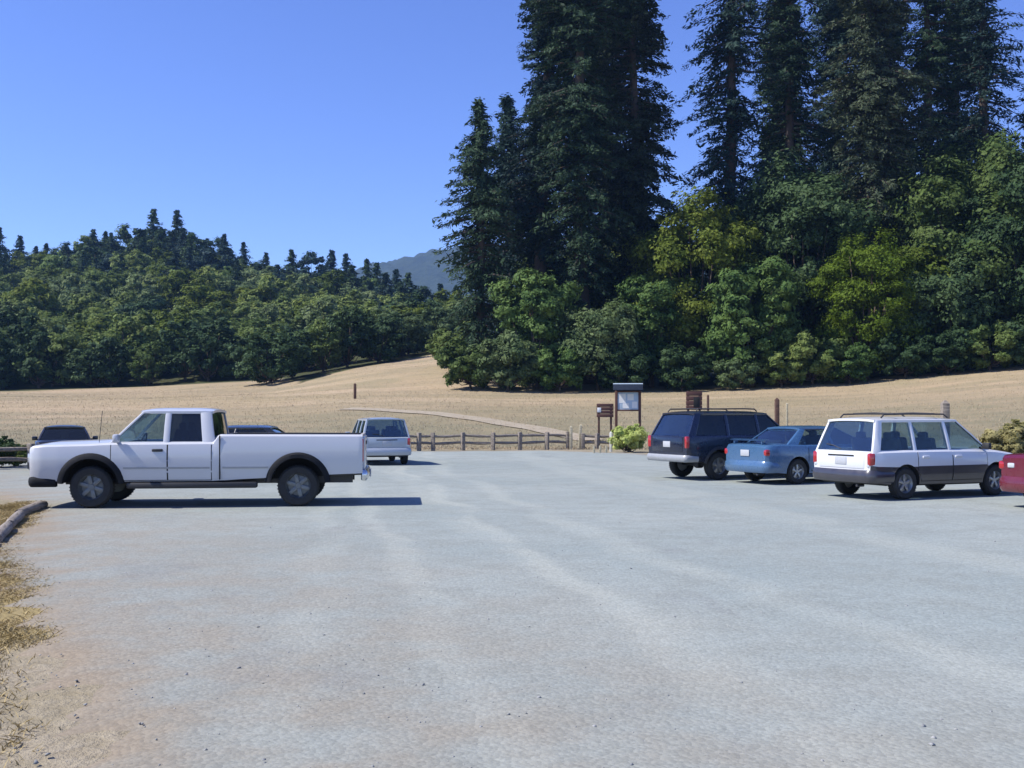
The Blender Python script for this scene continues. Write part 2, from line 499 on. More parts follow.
def lot_material():
    m = NT('gravel')
    p = m.pos()
    sx = m.n('SeparateXYZ', {0: p})
    x, y = sx.outputs[0], sx.outputs[1]
    big = m.noise(0.16, 4, 0.6, p)
    mid = m.noise(1.3, 6, 0.7, p)
    fine = m.noise(24.0, 4, 0.75, p)
    vor = m.n('TexVoronoi', {'Vector': p, 'Scale': 34.0, 'Randomness': 1.0})
    stone = m.n('SeparateColor', {0: vor.outputs['Color']}).outputs[0]
    c = m.mix(m.rng(big, 0.3, 0.7), (0.227, 0.261, 0.251), (0.284, 0.310, 0.290))
    c = m.mix(m.rng(mid, 0.35, 0.75, 0, 0.7), c, (0.206, 0.223, 0.204))
    # wheel tracks: paler lines of crushed gravel sweeping down the lot
    wob = m.math('MULTIPLY_ADD', m.noise(0.22, 4, 0.55, p), 1.8, -0.9)
    tr = None
    for a, b, cc, wd, st in ((2.75, -0.205, 0.0006, 0.17, 0.6), (1.15, -0.205, 0.0006, 0.17, 0.5), (5.0, -0.28, 0.002, 0.24, 0.45), (3.4, -0.28, 0.002, 0.2, 0.35), (7.6, -0.16, 0.0, 0.32, 0.35),
                             (9.6, -0.36, 0.0035, 0.45, 0.35), (-0.6, -0.12, -0.001, 0.2, 0.35)):
        fy = m.math('MULTIPLY_ADD', m.math('MULTIPLY', y, y), cc, m.math('MULTIPLY_ADD', y, b, a))
        u = m.math('ABSOLUTE', m.math('ADD', m.math('SUBTRACT', x, fy), wob))
        k = m.math('MULTIPLY', m.rng(u, wd * 1.7, wd * 0.3), st)
        tr = k if tr is None else m.math('MAXIMUM', tr, k)
    tr = m.math('MULTIPLY', m.math('MULTIPLY', tr, 0.8), m.math('MULTIPLY', m.rng(mid, 0.25, 0.6, 0.35, 1.0), m.rng(m.noise(0.3, 3, 0.6, p), 0.3, 0.5)))
    c = m.mix(tr, c, (0.367, 0.386, 0.343))
    # browner soil showing through nearer the left verge
    near = m.rng(m.math('MULTIPLY_ADD', x, 0.9, m.math('MULTIPLY', y, 0.55)), 8.5, 0.5)
    br = m.math('MULTIPLY', near, m.rng(m.noise(0.8, 5, 0.65, p), 0.35, 0.65, 0.35, 1.0))
    c = m.mix(m.math('MULTIPLY', br, 0.95), c, (0.243, 0.215, 0.169))
    ol = m.rng(m.noise(0.55, 5, 0.7, m.n('Mapping', {'Vector': p, 'Scale': (1.0, 0.45, 1.0), 'Location': (3, 7, 0)}).outputs[0]), 0.56, 0.72, 0, 0.45)
    c = m.mix(ol, c, (0.175, 0.180, 0.177))
    rim = m.rng(m.math('ADD', m.attr('rim'), m.math('MULTIPLY_ADD', mid, 1.6, -0.8)), -0.1, 1.0, 1.0, 0.0)
    c = m.mix(rim, c, (0.240, 0.197, 0.142))
    sp = m.rng(stone, 0.0, 1.0, 0.92, 1.08)
    sp = m.math('MULTIPLY', sp, m.rng(fine, 0.25, 0.75, 0.92, 1.08))
    cc = m.n('VectorMath', {0: c}, operation='SCALE'); m.put(cc.inputs['Scale'], sp)
    m.set(Base_Color=cc.outputs[0], Roughness=0.92)
    m.b.inputs['Specular IOR Level'].default_value = 0.2
    hgt = m.math('ADD', m.math('MULTIPLY', vor.outputs['Distance'], -0.5), m.math('MULTIPLY_ADD', fine, 0.6, m.math('MULTIPLY', mid, 1.2)))
    m.bump(hgt, 0.007)
    return m.m
lot = obj_from('parking_lot', lot_mesh(), lot_material())
tag(lot, 'pale blue-grey gravel parking lot with faint wheel tracks', 'parking lot', kind='structure')

# footpaths across the field
def ribbon(name, pts, width, mat, lift=0.05):
    P = [Vector(p) for p in pts]
    fine = []
    for a, b in zip(P, P[1:]):
        n = max(2, int((b - a).length / 1.5))
        fine += [a.lerp(b, i / n) for i in range(n)]
    fine.append(P[-1])
    xy = np.array([(p.x, p.y) for p in fine])
    for _ in range(6):
        xy[1:-1] = 0.25 * xy[:-2] + 0.5 * xy[1:-1] + 0.25 * xy[2:]
    v, f = [], []
    for i, q in enumerate(xy):
        d = xy[min(i + 1, len(xy) - 1)] - xy[max(i - 1, 0)]
        nrm = np.array([-d[1], d[0]]) / max(np.hypot(*d), 1e-6)
        for k in range(5):
            ww = width * (1 + 0.15 * math.sin(i * 1.7 + k))
            pt = q + nrm * (k / 4 - 0.5) * ww
            v.append((pt[0], pt[1], tz(pt[0], pt[1]) + lift))
        if i:
            for k in range(4):
                a = (i - 1) * 5 + k
                f.append((a, a + 1, a + 6, a + 5))
    return obj_from(name, np_mesh(name, v, f, True), mat)
m_ = NT('trail_dust')
m_.set(Base_Color=m_.mix(m_.rng(m_.noise(1.2, 5, 0.7), 0.3, 0.7), (0.285, 0.235, 0.165), (0.35, 0.30, 0.22)), Roughness=0.95)
m_.bump(m_.noise(8, 4, 0.7), 0.05)
M['trail'] = m_.m
t_ = ribbon('path', [hit(590, 441), hit(556, 432), hit(505, 424), hit(450, 415), hit(400, 411), hit(345, 409)], 1.7, M['trail'])
tag(t_, 'pale dusty trail crossing the dry grass slope from the gate posts', 'path', kind='structure')

# far ridge, several kilometres of air in front of it
def far_hills():
    us = np.linspace(-0.9, 0.9, 620); ds = np.linspace(1500, 2600, 14)
    px = us * F_PX + 512
    top = np.interp(px, [-500, 0, 250, 330, 380, 410, 440, 520, 700, 900, 1100, 1600], [330, 330, 300, 284, 266, 259, 254, 248, 246, 250, 258, 270])
    v = []
    for j, d in enumerate(ds):
        t = j / (len(ds) - 1)
        prof = math.sin(min(t / 0.75, 1) * math.pi / 2) if t < 0.75 else math.cos((t - 0.75) / 0.25 * math.pi / 2) ** 0.6
        h = (EYE + (H_PX - top) / F_PX * 2300) * prof
        h = h + rng.random(len(us)) * 3.5 + 5 * np.sin(us * 90 + j) * np.sin(us * 37 + j * 0.7) + 5 * np.sin(us * 210 + 2.1 * j)
        v += [(u * d, d, max(hh, 0) ) for u, hh in zip(us, h)]
    n = len(us)
    f = [(j * n + i, j * n + i + 1, (j + 1) * n + i + 1, (j + 1) * n + i) for j in range(len(ds) - 1) for i in range(n - 1)]
    m = NT('wooded_ridge')
    q = m.noise(0.02, 6, 0.7)
    m.set(Base_Color=m.mix(m.rng(q, 0.35, 0.65), (0.010, 0.022, 0.018), (0.026, 0.042, 0.028)), Roughness=1.0)
    m.bump(q, 12.0)
    return obj_from('hills', np_mesh('hills', v, f, True), m.m)
tag(far_hills(), 'blue far wooded ridge seen in the notch beside the tall conifers', 'hills', kind='structure')

# pale air between the camera and the far ridge
mbx = MB(); mbx.box((0, 1250, 178), (6200, 3300, 358))
hz = NT('haze_air')
hz.t.nodes.remove(hz.b)
pv = hz.n('VolumePrincipled', {'Color': (0.30, 0.55, 1.0), 'Density': 0.00015, 'Anisotropy': 0.2})
hz.t.links.new(pv.outputs[0], hz.out.inputs['Volume'])
haze = mbx.build('haze', hz.m)
tag(haze, 'thin blue summer haze over the far ridge', 'haze', kind='stuff')

# ------------------------------------------------------------------ trees
def leaf_cloud(c, size, squash=0.55, nrm=None, dirs=None, seed=0, rough=0.6):
    """one four-cornered leaf spray per centre, facing roughly along nrm"""
    r = np.random.default_rng(seed)
    n = len(c)
    unit = lambda v: v / (np.linalg.norm(v, axis=1, keepdims=True) + 1e-9)
    N = unit((nrm if nrm is not None else 0) + r.normal(size=(n, 3)) * rough)
    a = r.normal(size=(n, 3)) if dirs is None else dirs + r.normal(size=(n, 3)) * 0.3
    a = unit(a - N * np.sum(a * N, 1, keepdims=True))
    b = np.cross(N, a)
    s = (size * np.clip(r.lognormal(-.08, .42, n), .35, 2.2))[:, None]
    a = a * s; b = b * s * squash
    v = np.stack([c - a, c + b * r.uniform(.7, 1.1, (n, 1)), c + a, c - b * r.uniform(.7, 1.1, (n, 1))], 1).reshape(-1, 3)
    return v, np.arange(n * 4).reshape(n, 4)

def limb_mesh(segs, name, n=7):
    """segs: list of (points, radii)"""
    mb = MB()
    for pts, rad in segs:
        mb.tube(pts, rad, n)
    me = bpy.data.meshes.new(name)
    mb.bm.to_mesh(me); mb.bm.free()
    me.polygons.foreach_set('use_smooth', np.ones(len(me.polygons), bool))
    return me

def make_conifer(h, rad, low, nbr, seed, sprays=9, leaf=0.27, gap=0.25, cone=2.2, knob=14):
    r = np.random.default_rng(seed)
    lean = r.normal(size=2) * 0.012
    def axis(z):
        return np.array([lean[0] * z + 0.15 * math.sin(z * .13 + seed), lean[1] * z + 0.15 * math.cos(z * .11 + seed), z])
    base = h * 0.0125 + 0.12
    tp = [axis(z) for z in np.linspace(-0.6, h * 0.985, 16)]
    trad = [base * (1.35 if i == 0 else 1.0) * (1 - 0.95 * (i / 15)) + 0.02 for i in range(16)]
    segs = [(tp, trad)]
    cs, ds = [], []
    holes = [(r.uniform(0, 6.28), r.uniform(low, .9)) for _ in range(int(8 + 8 * gap))]
    for k in range(nbr):
        t = (k + r.random()) / nbr
        zf = low + (1 - low) * t ** 0.92
        z = zf * h
        ang = k * 2.399 + r.normal() * 0.4
        if any(abs((ang - ha + 3.14) % 6.28 - 3.14) < 0.8 and abs(zf - hz) < 0.03 for ha, hz in holes):
            continue
        env = min(1.0, (1 - t) * cone + 0.08) * (0.72 + 0.28 * min(1, t * 5))
        L = rad * env * (0.45 + 0.85 * r.random() ** 0.8) * (1 + 0.12 * math.sin(z * .55 + seed) + 0.13 * math.sin(ang + z * .21))
        if r.random() < gap * 0.5:
            L *= 0.45
        p0 = axis(z)
        tilt = r.uniform(0.0, 0.35) - 0.25 * (1 - t)
        d = np.array([math.cos(ang), math.sin(ang), tilt])
        q = [p0 + d * L * s + np.array([0, 0, -0.24 * L * s * s * (1.6 - t)]) for s in (0, .35, .7, 1.0)]
        if L > 1.0:
            segs.append((q, [0.035 + 0.02 * L, 0.03 + 0.012 * L, 0.025, 0.012]))
        m = max(3, int(sprays * L / rad * 1.15) + 1)
        for s in np.linspace(0.18, 1.0, m):
            i = min(2, int(s * 3)); f = s * 3 - i
            c = q[i] * (1 - f) + q[i + 1] * f if i < 3 else q[3]
            wd = 0.34 * L * (1.05 - s) + 0.22
            side = np.array([-d[1], d[0], 0])
            nn = 9
            off = r.uniform(-1, 1, nn)
            for o in off:
                cs.append(c + side * o * wd + d * r.normal() * .16 + r.normal(size=3) * np.array([.12, .12, .16]) - np.array([0, 0, .16 * abs(o) * wd]))
                ds.append(np.array([d[0], d[1], -0.35]) * 0.6 + side * o * 0.9)
    top = axis(h)
    for _ in range(knob):
        cs.append(top + np.array([r.normal() * .15, r.normal() * .15, -r.random() * 1.2])); ds.append(np.array([0, 0, 1.0]))
    cs = np.array(cs); out = cs * np.array([1, 1, 0]); out /= np.linalg.norm(out, axis=1, keepdims=True) + 1e-6
    v, f = leaf_cloud(cs, leaf, 0.38, out * 0.55 + np.array([0, 0, 0.75]), np.array(ds), seed, 0.5)
    return limb_mesh(segs, 'trunk', 6), np_mesh('crown', v, f)

def make_broadleaf(h, rx, low, lobes, seed, leaf=0.28, per=70, clumps=16, ry=None, shape=1.0, up=.25):
    """an uneven crown of lobes, each a cloud of small leaf clumps, on a forked trunk"""
    r = np.random.default_rng(seed)
    ry = ry or rx
    fork = np.array([r.normal() * .1, r.normal() * .1, max(0.12 * h, low * 0.8)])
    tr = 0.035 * h * 0.55 + 0.06
    segs = [([(0, 0, -0.5), (0.05, 0, fork[2] * .5), tuple(fork)], [tr * 1.3, tr, tr * .85])]
    cs, ns = [], []
    zc = low + (h - low) * 0.5
    hz = (h - low) * 0.5
    for k in range(lobes):
        a = k * 2.399 + r.normal() * .3
        zz = -0.85 + 1.75 * ((k + 0.5) / lobes) + r.normal() * 0.06
        rr = math.sqrt(max(0.0, 1 - abs(zz) ** (2.2 * shape))) * r.uniform(0.55, 0.85)
        c = np.array([rx * rr * math.cos(a), ry * rr * math.sin(a), zc + hz * zz * 0.78])
        lr = (0.26 + 0.16 * r.random()) * min(rx, hz * 1.1)
        mid = fork * 0.5 + c * 0.5 + np.array([0, 0, -0.08 * h])
        segs.append(([tuple(fork), tuple(mid), tuple(c)], [tr * .5, tr * .28, tr * .08]))
        for j in range(clumps):
            d = r.normal(size=3); d /= np.linalg.norm(d)
            d[2] = d[2] * 0.8 + 0.18
            cc = c + d * lr * r.uniform(0.55, 1.08)
            if cc[2] < 0.25: cc[2] = 0.25 + 0.2 * r.random()
            sz = lr * r.uniform(0.16, 0.30)
            o_ = r.normal(size=(per, 3))
            cs.append(cc + o_ * np.array([sz, sz, sz * 0.62]))
            ns.append(d * 0.8 + o_ * 0.25 + np.array([0, 0, up]) + (c - np.array([0, 0, zc])) / rx * .25)
    c = np.concatenate(cs)
    c[:, 2] = np.maximum(c[:, 2], 0.05)
    v, f = leaf_cloud(c, leaf, 0.6, np.concatenate(ns), None, seed, 0.45)
    return limb_mesh(segs, 'trunk', 7), np_mesh('crown', v, f)

LM = {
    'oak': leaf_mat('leaf_oak', (0.087, 0.134, 0.038), (0.160, 0.208, 0.060), 0.35),
    'oak_grey': leaf_mat('leaf_oak_grey', (0.082, 0.128, 0.053), (0.140, 0.187, 0.079), 0.35),
    'lime': leaf_mat('leaf_lime', (0.085, 0.123, 0.018), (0.140, 0.174, 0.030), 0.35),
    'olive': leaf_mat('leaf_olive', (0.091, 0.138, 0.014), (0.135, 0.191, 0.020), 0.35),
    'bay': leaf_mat('leaf_bay', (0.073, 0.130, 0.037), (0.132, 0.200, 0.055), 0.3),
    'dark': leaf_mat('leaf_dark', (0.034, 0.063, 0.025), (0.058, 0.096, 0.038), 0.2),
    'fir': leaf_mat('leaf_fir', (0.020, 0.040, 0.024), (0.044, 0.076, 0.038), 0.15),
    'fir_blue': leaf_mat('leaf_fir_blue', (0.018, 0.039, 0.035), (0.038, 0.069, 0.057), 0.15),
    'fir_brown': leaf_mat('leaf_fir_brown', (0.032, 0.048, 0.029), (0.053, 0.069, 0.039), 0.15),
    'sprout': leaf_mat('leaf_sprout', (0.384, 0.456, 0.149), (0.512, 0.552, 0.216), 0.5),
    'straw_bush': leaf_mat('leaf_straw', (0.30, 0.28, 0.12), (0.40, 0.36, 0.17), 0.5),
    'oak_hill': leaf_mat('leaf_oak_hill', (0.115, 0.166, 0.046), (0.211, 0.258, 0.072), 0.35),
    'oak_grey_hill': leaf_mat('leaf_oak_grey_hill', (0.107, 0.156, 0.064), (0.182, 0.228, 0.095), 0.35),
    'bay_hill': leaf_mat('leaf_bay_hill', (0.088, 0.143, 0.041), (0.158, 0.220, 0.061), 0.3),
}
def with_mat(me, mat):
    c = me.copy(); c.materials.clear(); c.materials.append(mat); return c
_cache = {}
def tree(name, meshes, leaf, x, y, s=1.0, rz=0.0, label=None, cat='tree', group=None, sink=0.0, sz=None, bark='bark'):
    t, c = meshes
    key = (c.name, leaf); kt = (t.name, bark)
    if key not in _cache:
        _cache[key] = with_mat(c, LM[leaf]); _cache[key].name = 'crown'
    if kt not in _cache:
        _cache[kt] = with_mat(t, M[bark]); _cache[kt].name = 'trunk'
    o = empty(name, (x, y, tz(x, y) - sink), rz)
    o.scale = (s, s, sz or s)
    obj_from('trunk', _cache[kt], None, o)
    obj_from('crown', _cache[key], None, o)
    return tag(o, label, cat, group)

# prototypes
C_TALL = make_conifer(60, 4.0, 0.10, 980, 3, 13, leaf=0.21, gap=0.2)
C_TALL2 = make_conifer(63, 4.4, 0.12, 1000, 11, 13, leaf=0.21, gap=0.3)
C_THIN = make_conifer(58, 5.1, 0.22, 640, 23, 12, leaf=0.21, gap=1.0)
C_SHORT = make_conifer(30, 4.0, 0.08, 480, 31, 11, leaf=0.21, gap=0.4)
C_FAR = make_conifer(17, 4.6, 0.04, 150, 41, 6, leaf=0.36, cone=1.35, knob=3)
C_FAR2 = make_conifer(13, 4.6, 0.04, 120, 43, 6, leaf=0.36, cone=1.6, knob=3)
B_OAK = make_broadleaf(10, 5.2, 0.6, 22, 51, 0.17, 110, 13)
B_TALL = make_broadleaf(14, 5.0, 0.4, 30, 61, 0.115, 170, 13)
B_ROUND = make_broadleaf(12, 4.0, 0.2, 26, 67, 0.16, 120, 14, shape=1.3)
B_BUSH = make_broadleaf(5, 3.6, 0.0, 18, 71, 0.15, 110, 13)
F_OAK = make_broadleaf(9.5, 5.0, 0.3, 14, 81, 0.25, 60, 11, up=.75)
F_OAK2 = make_broadleaf(8.5, 5.4, 0.2, 14, 83, 0.25, 60, 11, up=.75)
F_OAK3 = make_broadleaf(11, 4.4, 0.4, 14, 87, 0.25, 60, 11, up=.75)

# tall conifers of the grove on the right
def pxtree(name, meshes, leaf, px, d, label, h_to=None, h0=None, rz=0.0, s=1.0, **k):
    x = at(px, d)
    return tree(name, meshes, leaf, x, d, s, rz, label, **k)
g = 'tall conifers of the grove'
pxtree('conifer_tree', C_SHORT, 'fir', 481, 112, 'shortest outer conifer at the open sky edge of the grove, pointed top in view', rz=0.4, s=0.98, group=g, bark='bark_red')
pxtree('conifer_tree', C_TALL, 'fir_blue', 536, 116, 'tall ragged conifer next to the short outer one, second from the open sky', rz=1.1, s=0.97, group=g, bark='bark_red')
pxtree('conifer_tree', C_TALL2, 'fir', 584, 112, 'dense dark conifer with a bare trunk base behind the grey-green bushes', rz=2.0, s=1.0, group=g, bark='bark_red')
pxtree('conifer_tree', C_TALL, 'fir_brown', 641, 118, 'tall conifer standing just before the wide gap of sky in the grove', rz=2.9, s=1.0, group=g, bark='bark_red')
pxtree('conifer_tree', C_THIN, 'fir_blue', 729, 122, 'thin see-through conifer on the far side of the wide sky gap', rz=0.2, s=1.1, group=g, bark='bark_red')
pxtree('conifer_tree', C_THIN, 'fir', 793, 120, 'sparse tall conifer behind the dark spreading tree, sky between its limbs', rz=2.4, s=1.02, group=g, bark='bark_red')
pxtree('conifer_tree', C_TALL2, 'fir_brown', 868, 112, 'broadest and darkest tall conifer rising above the yellow-green tree', rz=4.0, s=1.05, group=g, bark='bark_red')
pxtree('conifer_tree', C_THIN, 'fir', 925, 124, 'open-limbed tall conifer beside the broad dark one, rising from the oaks', rz=5.1, s=1.0, group=g, bark='bark_red')
pxtree('conifer_tree', C_THIN, 'fir_blue', 985, 122, 'last tall conifer before the corner of sky, thin and one-sided', rz=3.3, s=.98, group=g, bark='bark_red')
pxtree('conifer_tree', C_SHORT, 'fir', 1046, 112, 'short conifer at the very edge of the photo, limbs reaching in', rz=1.7, s=1.05, group=g, bark='bark_red')
pxtree('conifer_tree', C_TALL, 'fir_brown', 612, 133, 'conifer half hidden between two tall ones, set back in the grove', rz=4.4, s=0.98, group=g, bark='bark_red')
pxtree('conifer_tree', C_TALL, 'fir_blue', 836, 134, 'conifer set back behind the broad dark conifer', rz=5.4, s=1.02, group=g, bark='bark_red')
pxtree('conifer_tree', C_SHORT, 'fir_blue', 509, 130, 'smaller conifer filling in behind the two outer ones', rz=5.9, s=1.1, group=g, bark='bark_red')

pxtree('conifer_tree', C_TALL, 'fir', 768, 137, 'conifer set back in the gap between the two thin see-through ones', rz=0.9, s=.95, group=g, bark='bark_red')
pxtree('conifer_tree', C_TALL, 'fir_blue', 899, 136, 'conifer set back just past the broad dark conifer', rz=3.9, s=1.0, group=g, bark='bark_red')
pxtree('conifer_tree', C_TALL2, 'fir', 957, 138, 'conifer set back between the last two thin ones', rz=2.6, s=.97, group=g, bark='bark_red')
# broadleaf trees and bushes along the foot of the grove
g = 'broadleaf trees at the foot of the grove'
BL = [
    ('bay_tree', B_ROUND, 'bay', 538, 107, 1.06, 0.3, 'mid-green rounded tree under the tallest left conifers', None),
    ('oak_tree', B_OAK, 'oak_grey', 598, 105, 0.85, 1.2, 'grey-green dull oak at the foot of the dense dark conifer', None),
    ('bay_tree', B_ROUND, 'bay', 652, 108, 0.98, 2.1, 'blue-green bushy tree below the gap conifer, left of the bright round one', None),
    ('maple_tree', B_TALL, 'lime', 697, 111, 1.45, 0.8, 'tall yellow-green leafy tree whose top meets the wide sky gap', None),
    ('bay_tree', B_ROUND, 'bay', 752, 103.5, 1.10, 4.1, 'bright round green tree standing in front of the dark spreading tree', None),
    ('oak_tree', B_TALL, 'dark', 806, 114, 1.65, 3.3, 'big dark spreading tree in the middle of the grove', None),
    ('maple_tree', B_TALL, 'olive', 865, 104, 1.02, 5.0, 'yellow-olive tree standing forward below the broad dark conifer', None),
    ('maple_tree', B_OAK, 'lime', 912, 108, 1.30, 2.6, 'low wide tree with yellow-green top beside the olive one', None),
    ('oak_tree', B_TALL, 'oak', 978, 108, 1.68, 1.5, 'large oak with sunlit green crown near the edge of the photo', None),
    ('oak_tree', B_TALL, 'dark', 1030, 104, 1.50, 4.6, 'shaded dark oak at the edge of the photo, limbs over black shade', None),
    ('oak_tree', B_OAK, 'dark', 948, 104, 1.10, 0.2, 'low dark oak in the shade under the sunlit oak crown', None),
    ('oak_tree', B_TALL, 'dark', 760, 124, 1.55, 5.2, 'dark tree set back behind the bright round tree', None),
    ('oak_tree', B_TALL, 'oak', 570, 122, 1.15, 2.2, 'shaded tree set back between the trunks of the left conifers', None),
    ('oak_tree', B_TALL, 'dark', 900, 122, 1.75, 0.9, 'tall shaded tree set back between the broad conifer and the oak', None),
    ('oak_tree', B_TALL, 'dark', 704, 119, 1.15, 1.1, 'shaded dark tree set back under the tall yellow-green leafy tree', None),
    ('oak_tree', B_TALL, 'oak', 640, 124, 1.2, 4.9, 'shaded tree set back below the gap conifer', None),
]
for nm, me, lf, px, d, s, rz, lb, _ in BL:
    pxtree(nm, me, lf, px, d, lb, rz=rz, s=s, group=g)
g = 'bushes along the grass edge of the grove'
for px, d, s, rz, lf, lb in [
    (470, 106, 0.92, 0.2, 'oak', 'olive-green bush at the outer end of the grove, touching the open field'),
    (508, 104, 1.05, 1.7, 'oak_grey', 'second bush from the open field, dull green, below the short conifer'),
    (560, 103, 0.85, 2.9, 'bay', 'low green bush at the grass edge under the mid-green rounded tree'),
    (622, 103, 0.80, 4.1, 'dark', 'dark low bush at the grass edge just behind the information board'),
    (682, 103, 0.85, 5.3, 'dark', 'dark low bush at the grass edge behind the brown sign'),
    (812, 102, 0.95, 0.9, 'oak', 'dull green bush at the grass edge under the dark spreading tree'),
    (850, 101, 0.70, 2.2, 'bay', 'small fresh-green bush at the foot of the yellow-olive tree'),
    (905, 101, 0.85, 0.4, 'dark', 'dark bush at the grass edge in the shade right of the yellow-olive tree'),
    (948, 100, 0.80, 1.9, 'dark', 'dark shaded bush at the grass edge behind the grey wooden post'),
    (990, 99, 0.85, 3.6, 'oak', 'shaded bush at the grass edge under the sunlit oak crown'),
    (1030, 98, 0.90, 5.0, 'dark', 'dark bush at the grass edge, cut by the edge of the photo'),
    (735, 101, 0.60, 4.4, 'oak_grey', 'small grey-green bush at the foot of the bright round tree'),
    (782, 101.5, 0.75, 3.0, 'oak', 'green bush at the grass edge right of the bright round tree'),
    (455, 128, 0.95, 3.1, 'oak', 'rounded bush behind the outer end of the grove, on the crest of the field')]:
    pxtree('bush', B_BUSH, lf, px, d, lb, rz=rz, s=s, group=g, cat='bush')

# skyline of the wooded hill: picture column -> row of its top
SKY_PX = [-60, 0, 40, 80, 120, 145, 185, 215, 230, 245, 270, 300, 325, 342, 360, 385, 410, 440, 470]
SKY_PY = [232, 228, 243, 226, 226, 211, 211, 226, 232, 243, 252, 250, 248, 245, 255, 261, 273, 282, 286]
# wooded hill on the left: every tree an object of its own
r = np.random.default_rng(5)
F_SET = [F_OAK, F_OAK2, F_OAK3]
g1, g2 = 'trees of the wooded hill', 'trees along the hill crest'
count = 0
placed = []
for row, (d0, d1, n, s0) in enumerate([(153, 160, 17, .85), (164, 176, 20, .95), (180, 198, 22, 1.0), (204, 224, 24, 1.05), (232, 256, 26, 1.1), (262, 292, 28, 1.15), (298, 330, 26, 1.1)]):
    for k in range(n):
        px = -40 + (520 if row else 490) * (k + 0.5 + r.uniform(-.35, .35)) / n
        d = r.uniform(d0, d1)
        if row == 0:
            d = float(np.interp(px, [0, 150, 240, 270, 300, 360, 445, 480], [157, 158, 160, 136, 139, 150, 164, 166])) + r.uniform(0, 4)
        if row == 1:
            d = max(d, float(np.interp(px, [300, 360, 445], [150, 165, 178])))
        x = at(px, d)
        lf = ['oak', 'oak_grey', 'oak', 'dark', 'lime', 'bay'][int(r.choice(6, p=[.30, .20, .14, .10, .16, .10]))]
        if row == 0:
            lf = ['dark', 'oak_grey', 'oak'][int(r.choice(3, p=[.45, .3, .25]))]
        lb = {'oak': 'green oak in the mass of trees on the wooded hill', 'oak_grey': 'grey-green oak in the mass of trees on the wooded hill',
              'dark': 'dark green oak in the mass of trees on the wooded hill', 'lime': 'yellow-green oak in the mass of trees on the wooded hill',
              'bay': 'fresh green bay tree in the mass of trees on the wooded hill'}[lf]
        if row == 0:
            lb = lb.replace('in the mass of trees on the wooded hill', 'in the front row along the foot of the wooded hill')
        sc_ = s0 * r.uniform(.75, 1.2)
        room = EYE + (H_PX - np.interp(px, SKY_PX, SKY_PY) - 10) / F_PX * d - tz(x, d)
        if room < 3.0:
            continue
        sc_ = min(sc_, room / 9.5)
        tree('oak_tree' if lf != 'bay' else 'bay_tree', F_SET[int(r.integers(3))], lf + '_hill' if row and lf in ('oak', 'oak_grey', 'bay') else lf, x, d, sc_, r.uniform(0, 6.28), lb, 'tree', g1, sink=0.6)
        count += 1
k = 0
px = -40.0
while px < 462:
    for back in (0, 1, 2):
        p_ = px + r.uniform(-4, 4) + back * 5
        d = r.uniform(322, 345) if p_ < 380 else r.uniform(270, 300)
        d -= back * r.uniform(15, 30)
        top = np.interp(p_, SKY_PX, SKY_PY) + r.uniform(-3, 7) + back * r.uniform(8, 22)
        x = at(p_, d); z0 = tz(x, d)
        need = EYE + (H_PX - top) / F_PX * d - z0
        me = k % 3 == 1
        need = max(need, 7.0)
        s = need / (13 if me else 17)
        if r.random() < 0.33:
            hh_ = need * r.uniform(.78, .95)
            tree('oak_tree', F_OAK3, ['dark', 'fir', 'fir_blue'][int(r.integers(3))], x, d, hh_ / 11 * r.uniform(.9, 1.2), r.uniform(0, 6.28),
                 'dark rounded tree on the skyline of the wooded hill', 'tree', g2, sink=0.6, sz=hh_ / 11)
            k += 1
            continue
        tree('conifer_tree', C_FAR2 if me else C_FAR, ['fir', 'fir_blue', 'dark'][int(r.integers(3))], x, d, min(max(s, .75), 1.15), r.uniform(0, 6.28),
             'dark conifer on the skyline of the wooded hill', 'tree', g2, sink=0.4, sz=s)
        k += 1
    px += r.uniform(11, 20)

# ------------------------------------------------------------------ grass and loose stones (nobody could count these)
def blades(name, P, hgt, wid, mat, seed, per=4, spread=0.08, lean=0.5):
    r = np.random.default_rng(seed)
    n = len(P) * per
    c = np.repeat(P, per, 0) + np.concatenate([r.normal(size=(n, 2)) * spread, np.zeros((n, 1))], 1)
    h = (np.repeat(hgt, per) if np.ndim(hgt) else np.full(n, hgt)) * r.uniform(0.5, 1.3, n)
    a = r.uniform(0, 6.28, n)
    d = np.stack([np.cos(a), np.sin(a), np.zeros(n)], 1)
    l = r.normal(size=(n, 2)) * lean
    ww = wid * r.uniform(.6, 1.4, n)[:, None]
    tip = c + np.stack([l[:, 0] * h, l[:, 1] * h, h], 1)
    mid = c * 0.5 + tip * 0.5 + np.stack([-l[:, 0] * h * .12, -l[:, 1] * h * .12, h * 0.06], 1)
    v = np.stack([c - d * ww, c + d * ww, mid + d * ww * .7, tip, mid - d * ww * .7], 1).reshape(-1, 3)
    i = np.arange(n) * 5
    f = np.stack([i, i + 1, i + 2, i + 3, i + 4], 1)
    return obj_from(name, np_mesh(name, v, f), mat)
def straw(name, a, b):
    m = NT(name)
    f = m.rng(m.noise(0.8, 4, 0.6), 0.3, 0.7)
    m.set(Base_Color=m.mix(f, a, b), Roughness=0.8)
    m.b.inputs['Specular IOR Level'].default_value = 0.15
    return m.m
M['straw'] = straw('straw', (0.320, 0.260, 0.156), (0.441, 0.342, 0.235))
M['straw_near'] = straw('straw_near', (0.309, 0.239, 0.107), (0.459, 0.363, 0.192))
r = np.random.default_rng(15)
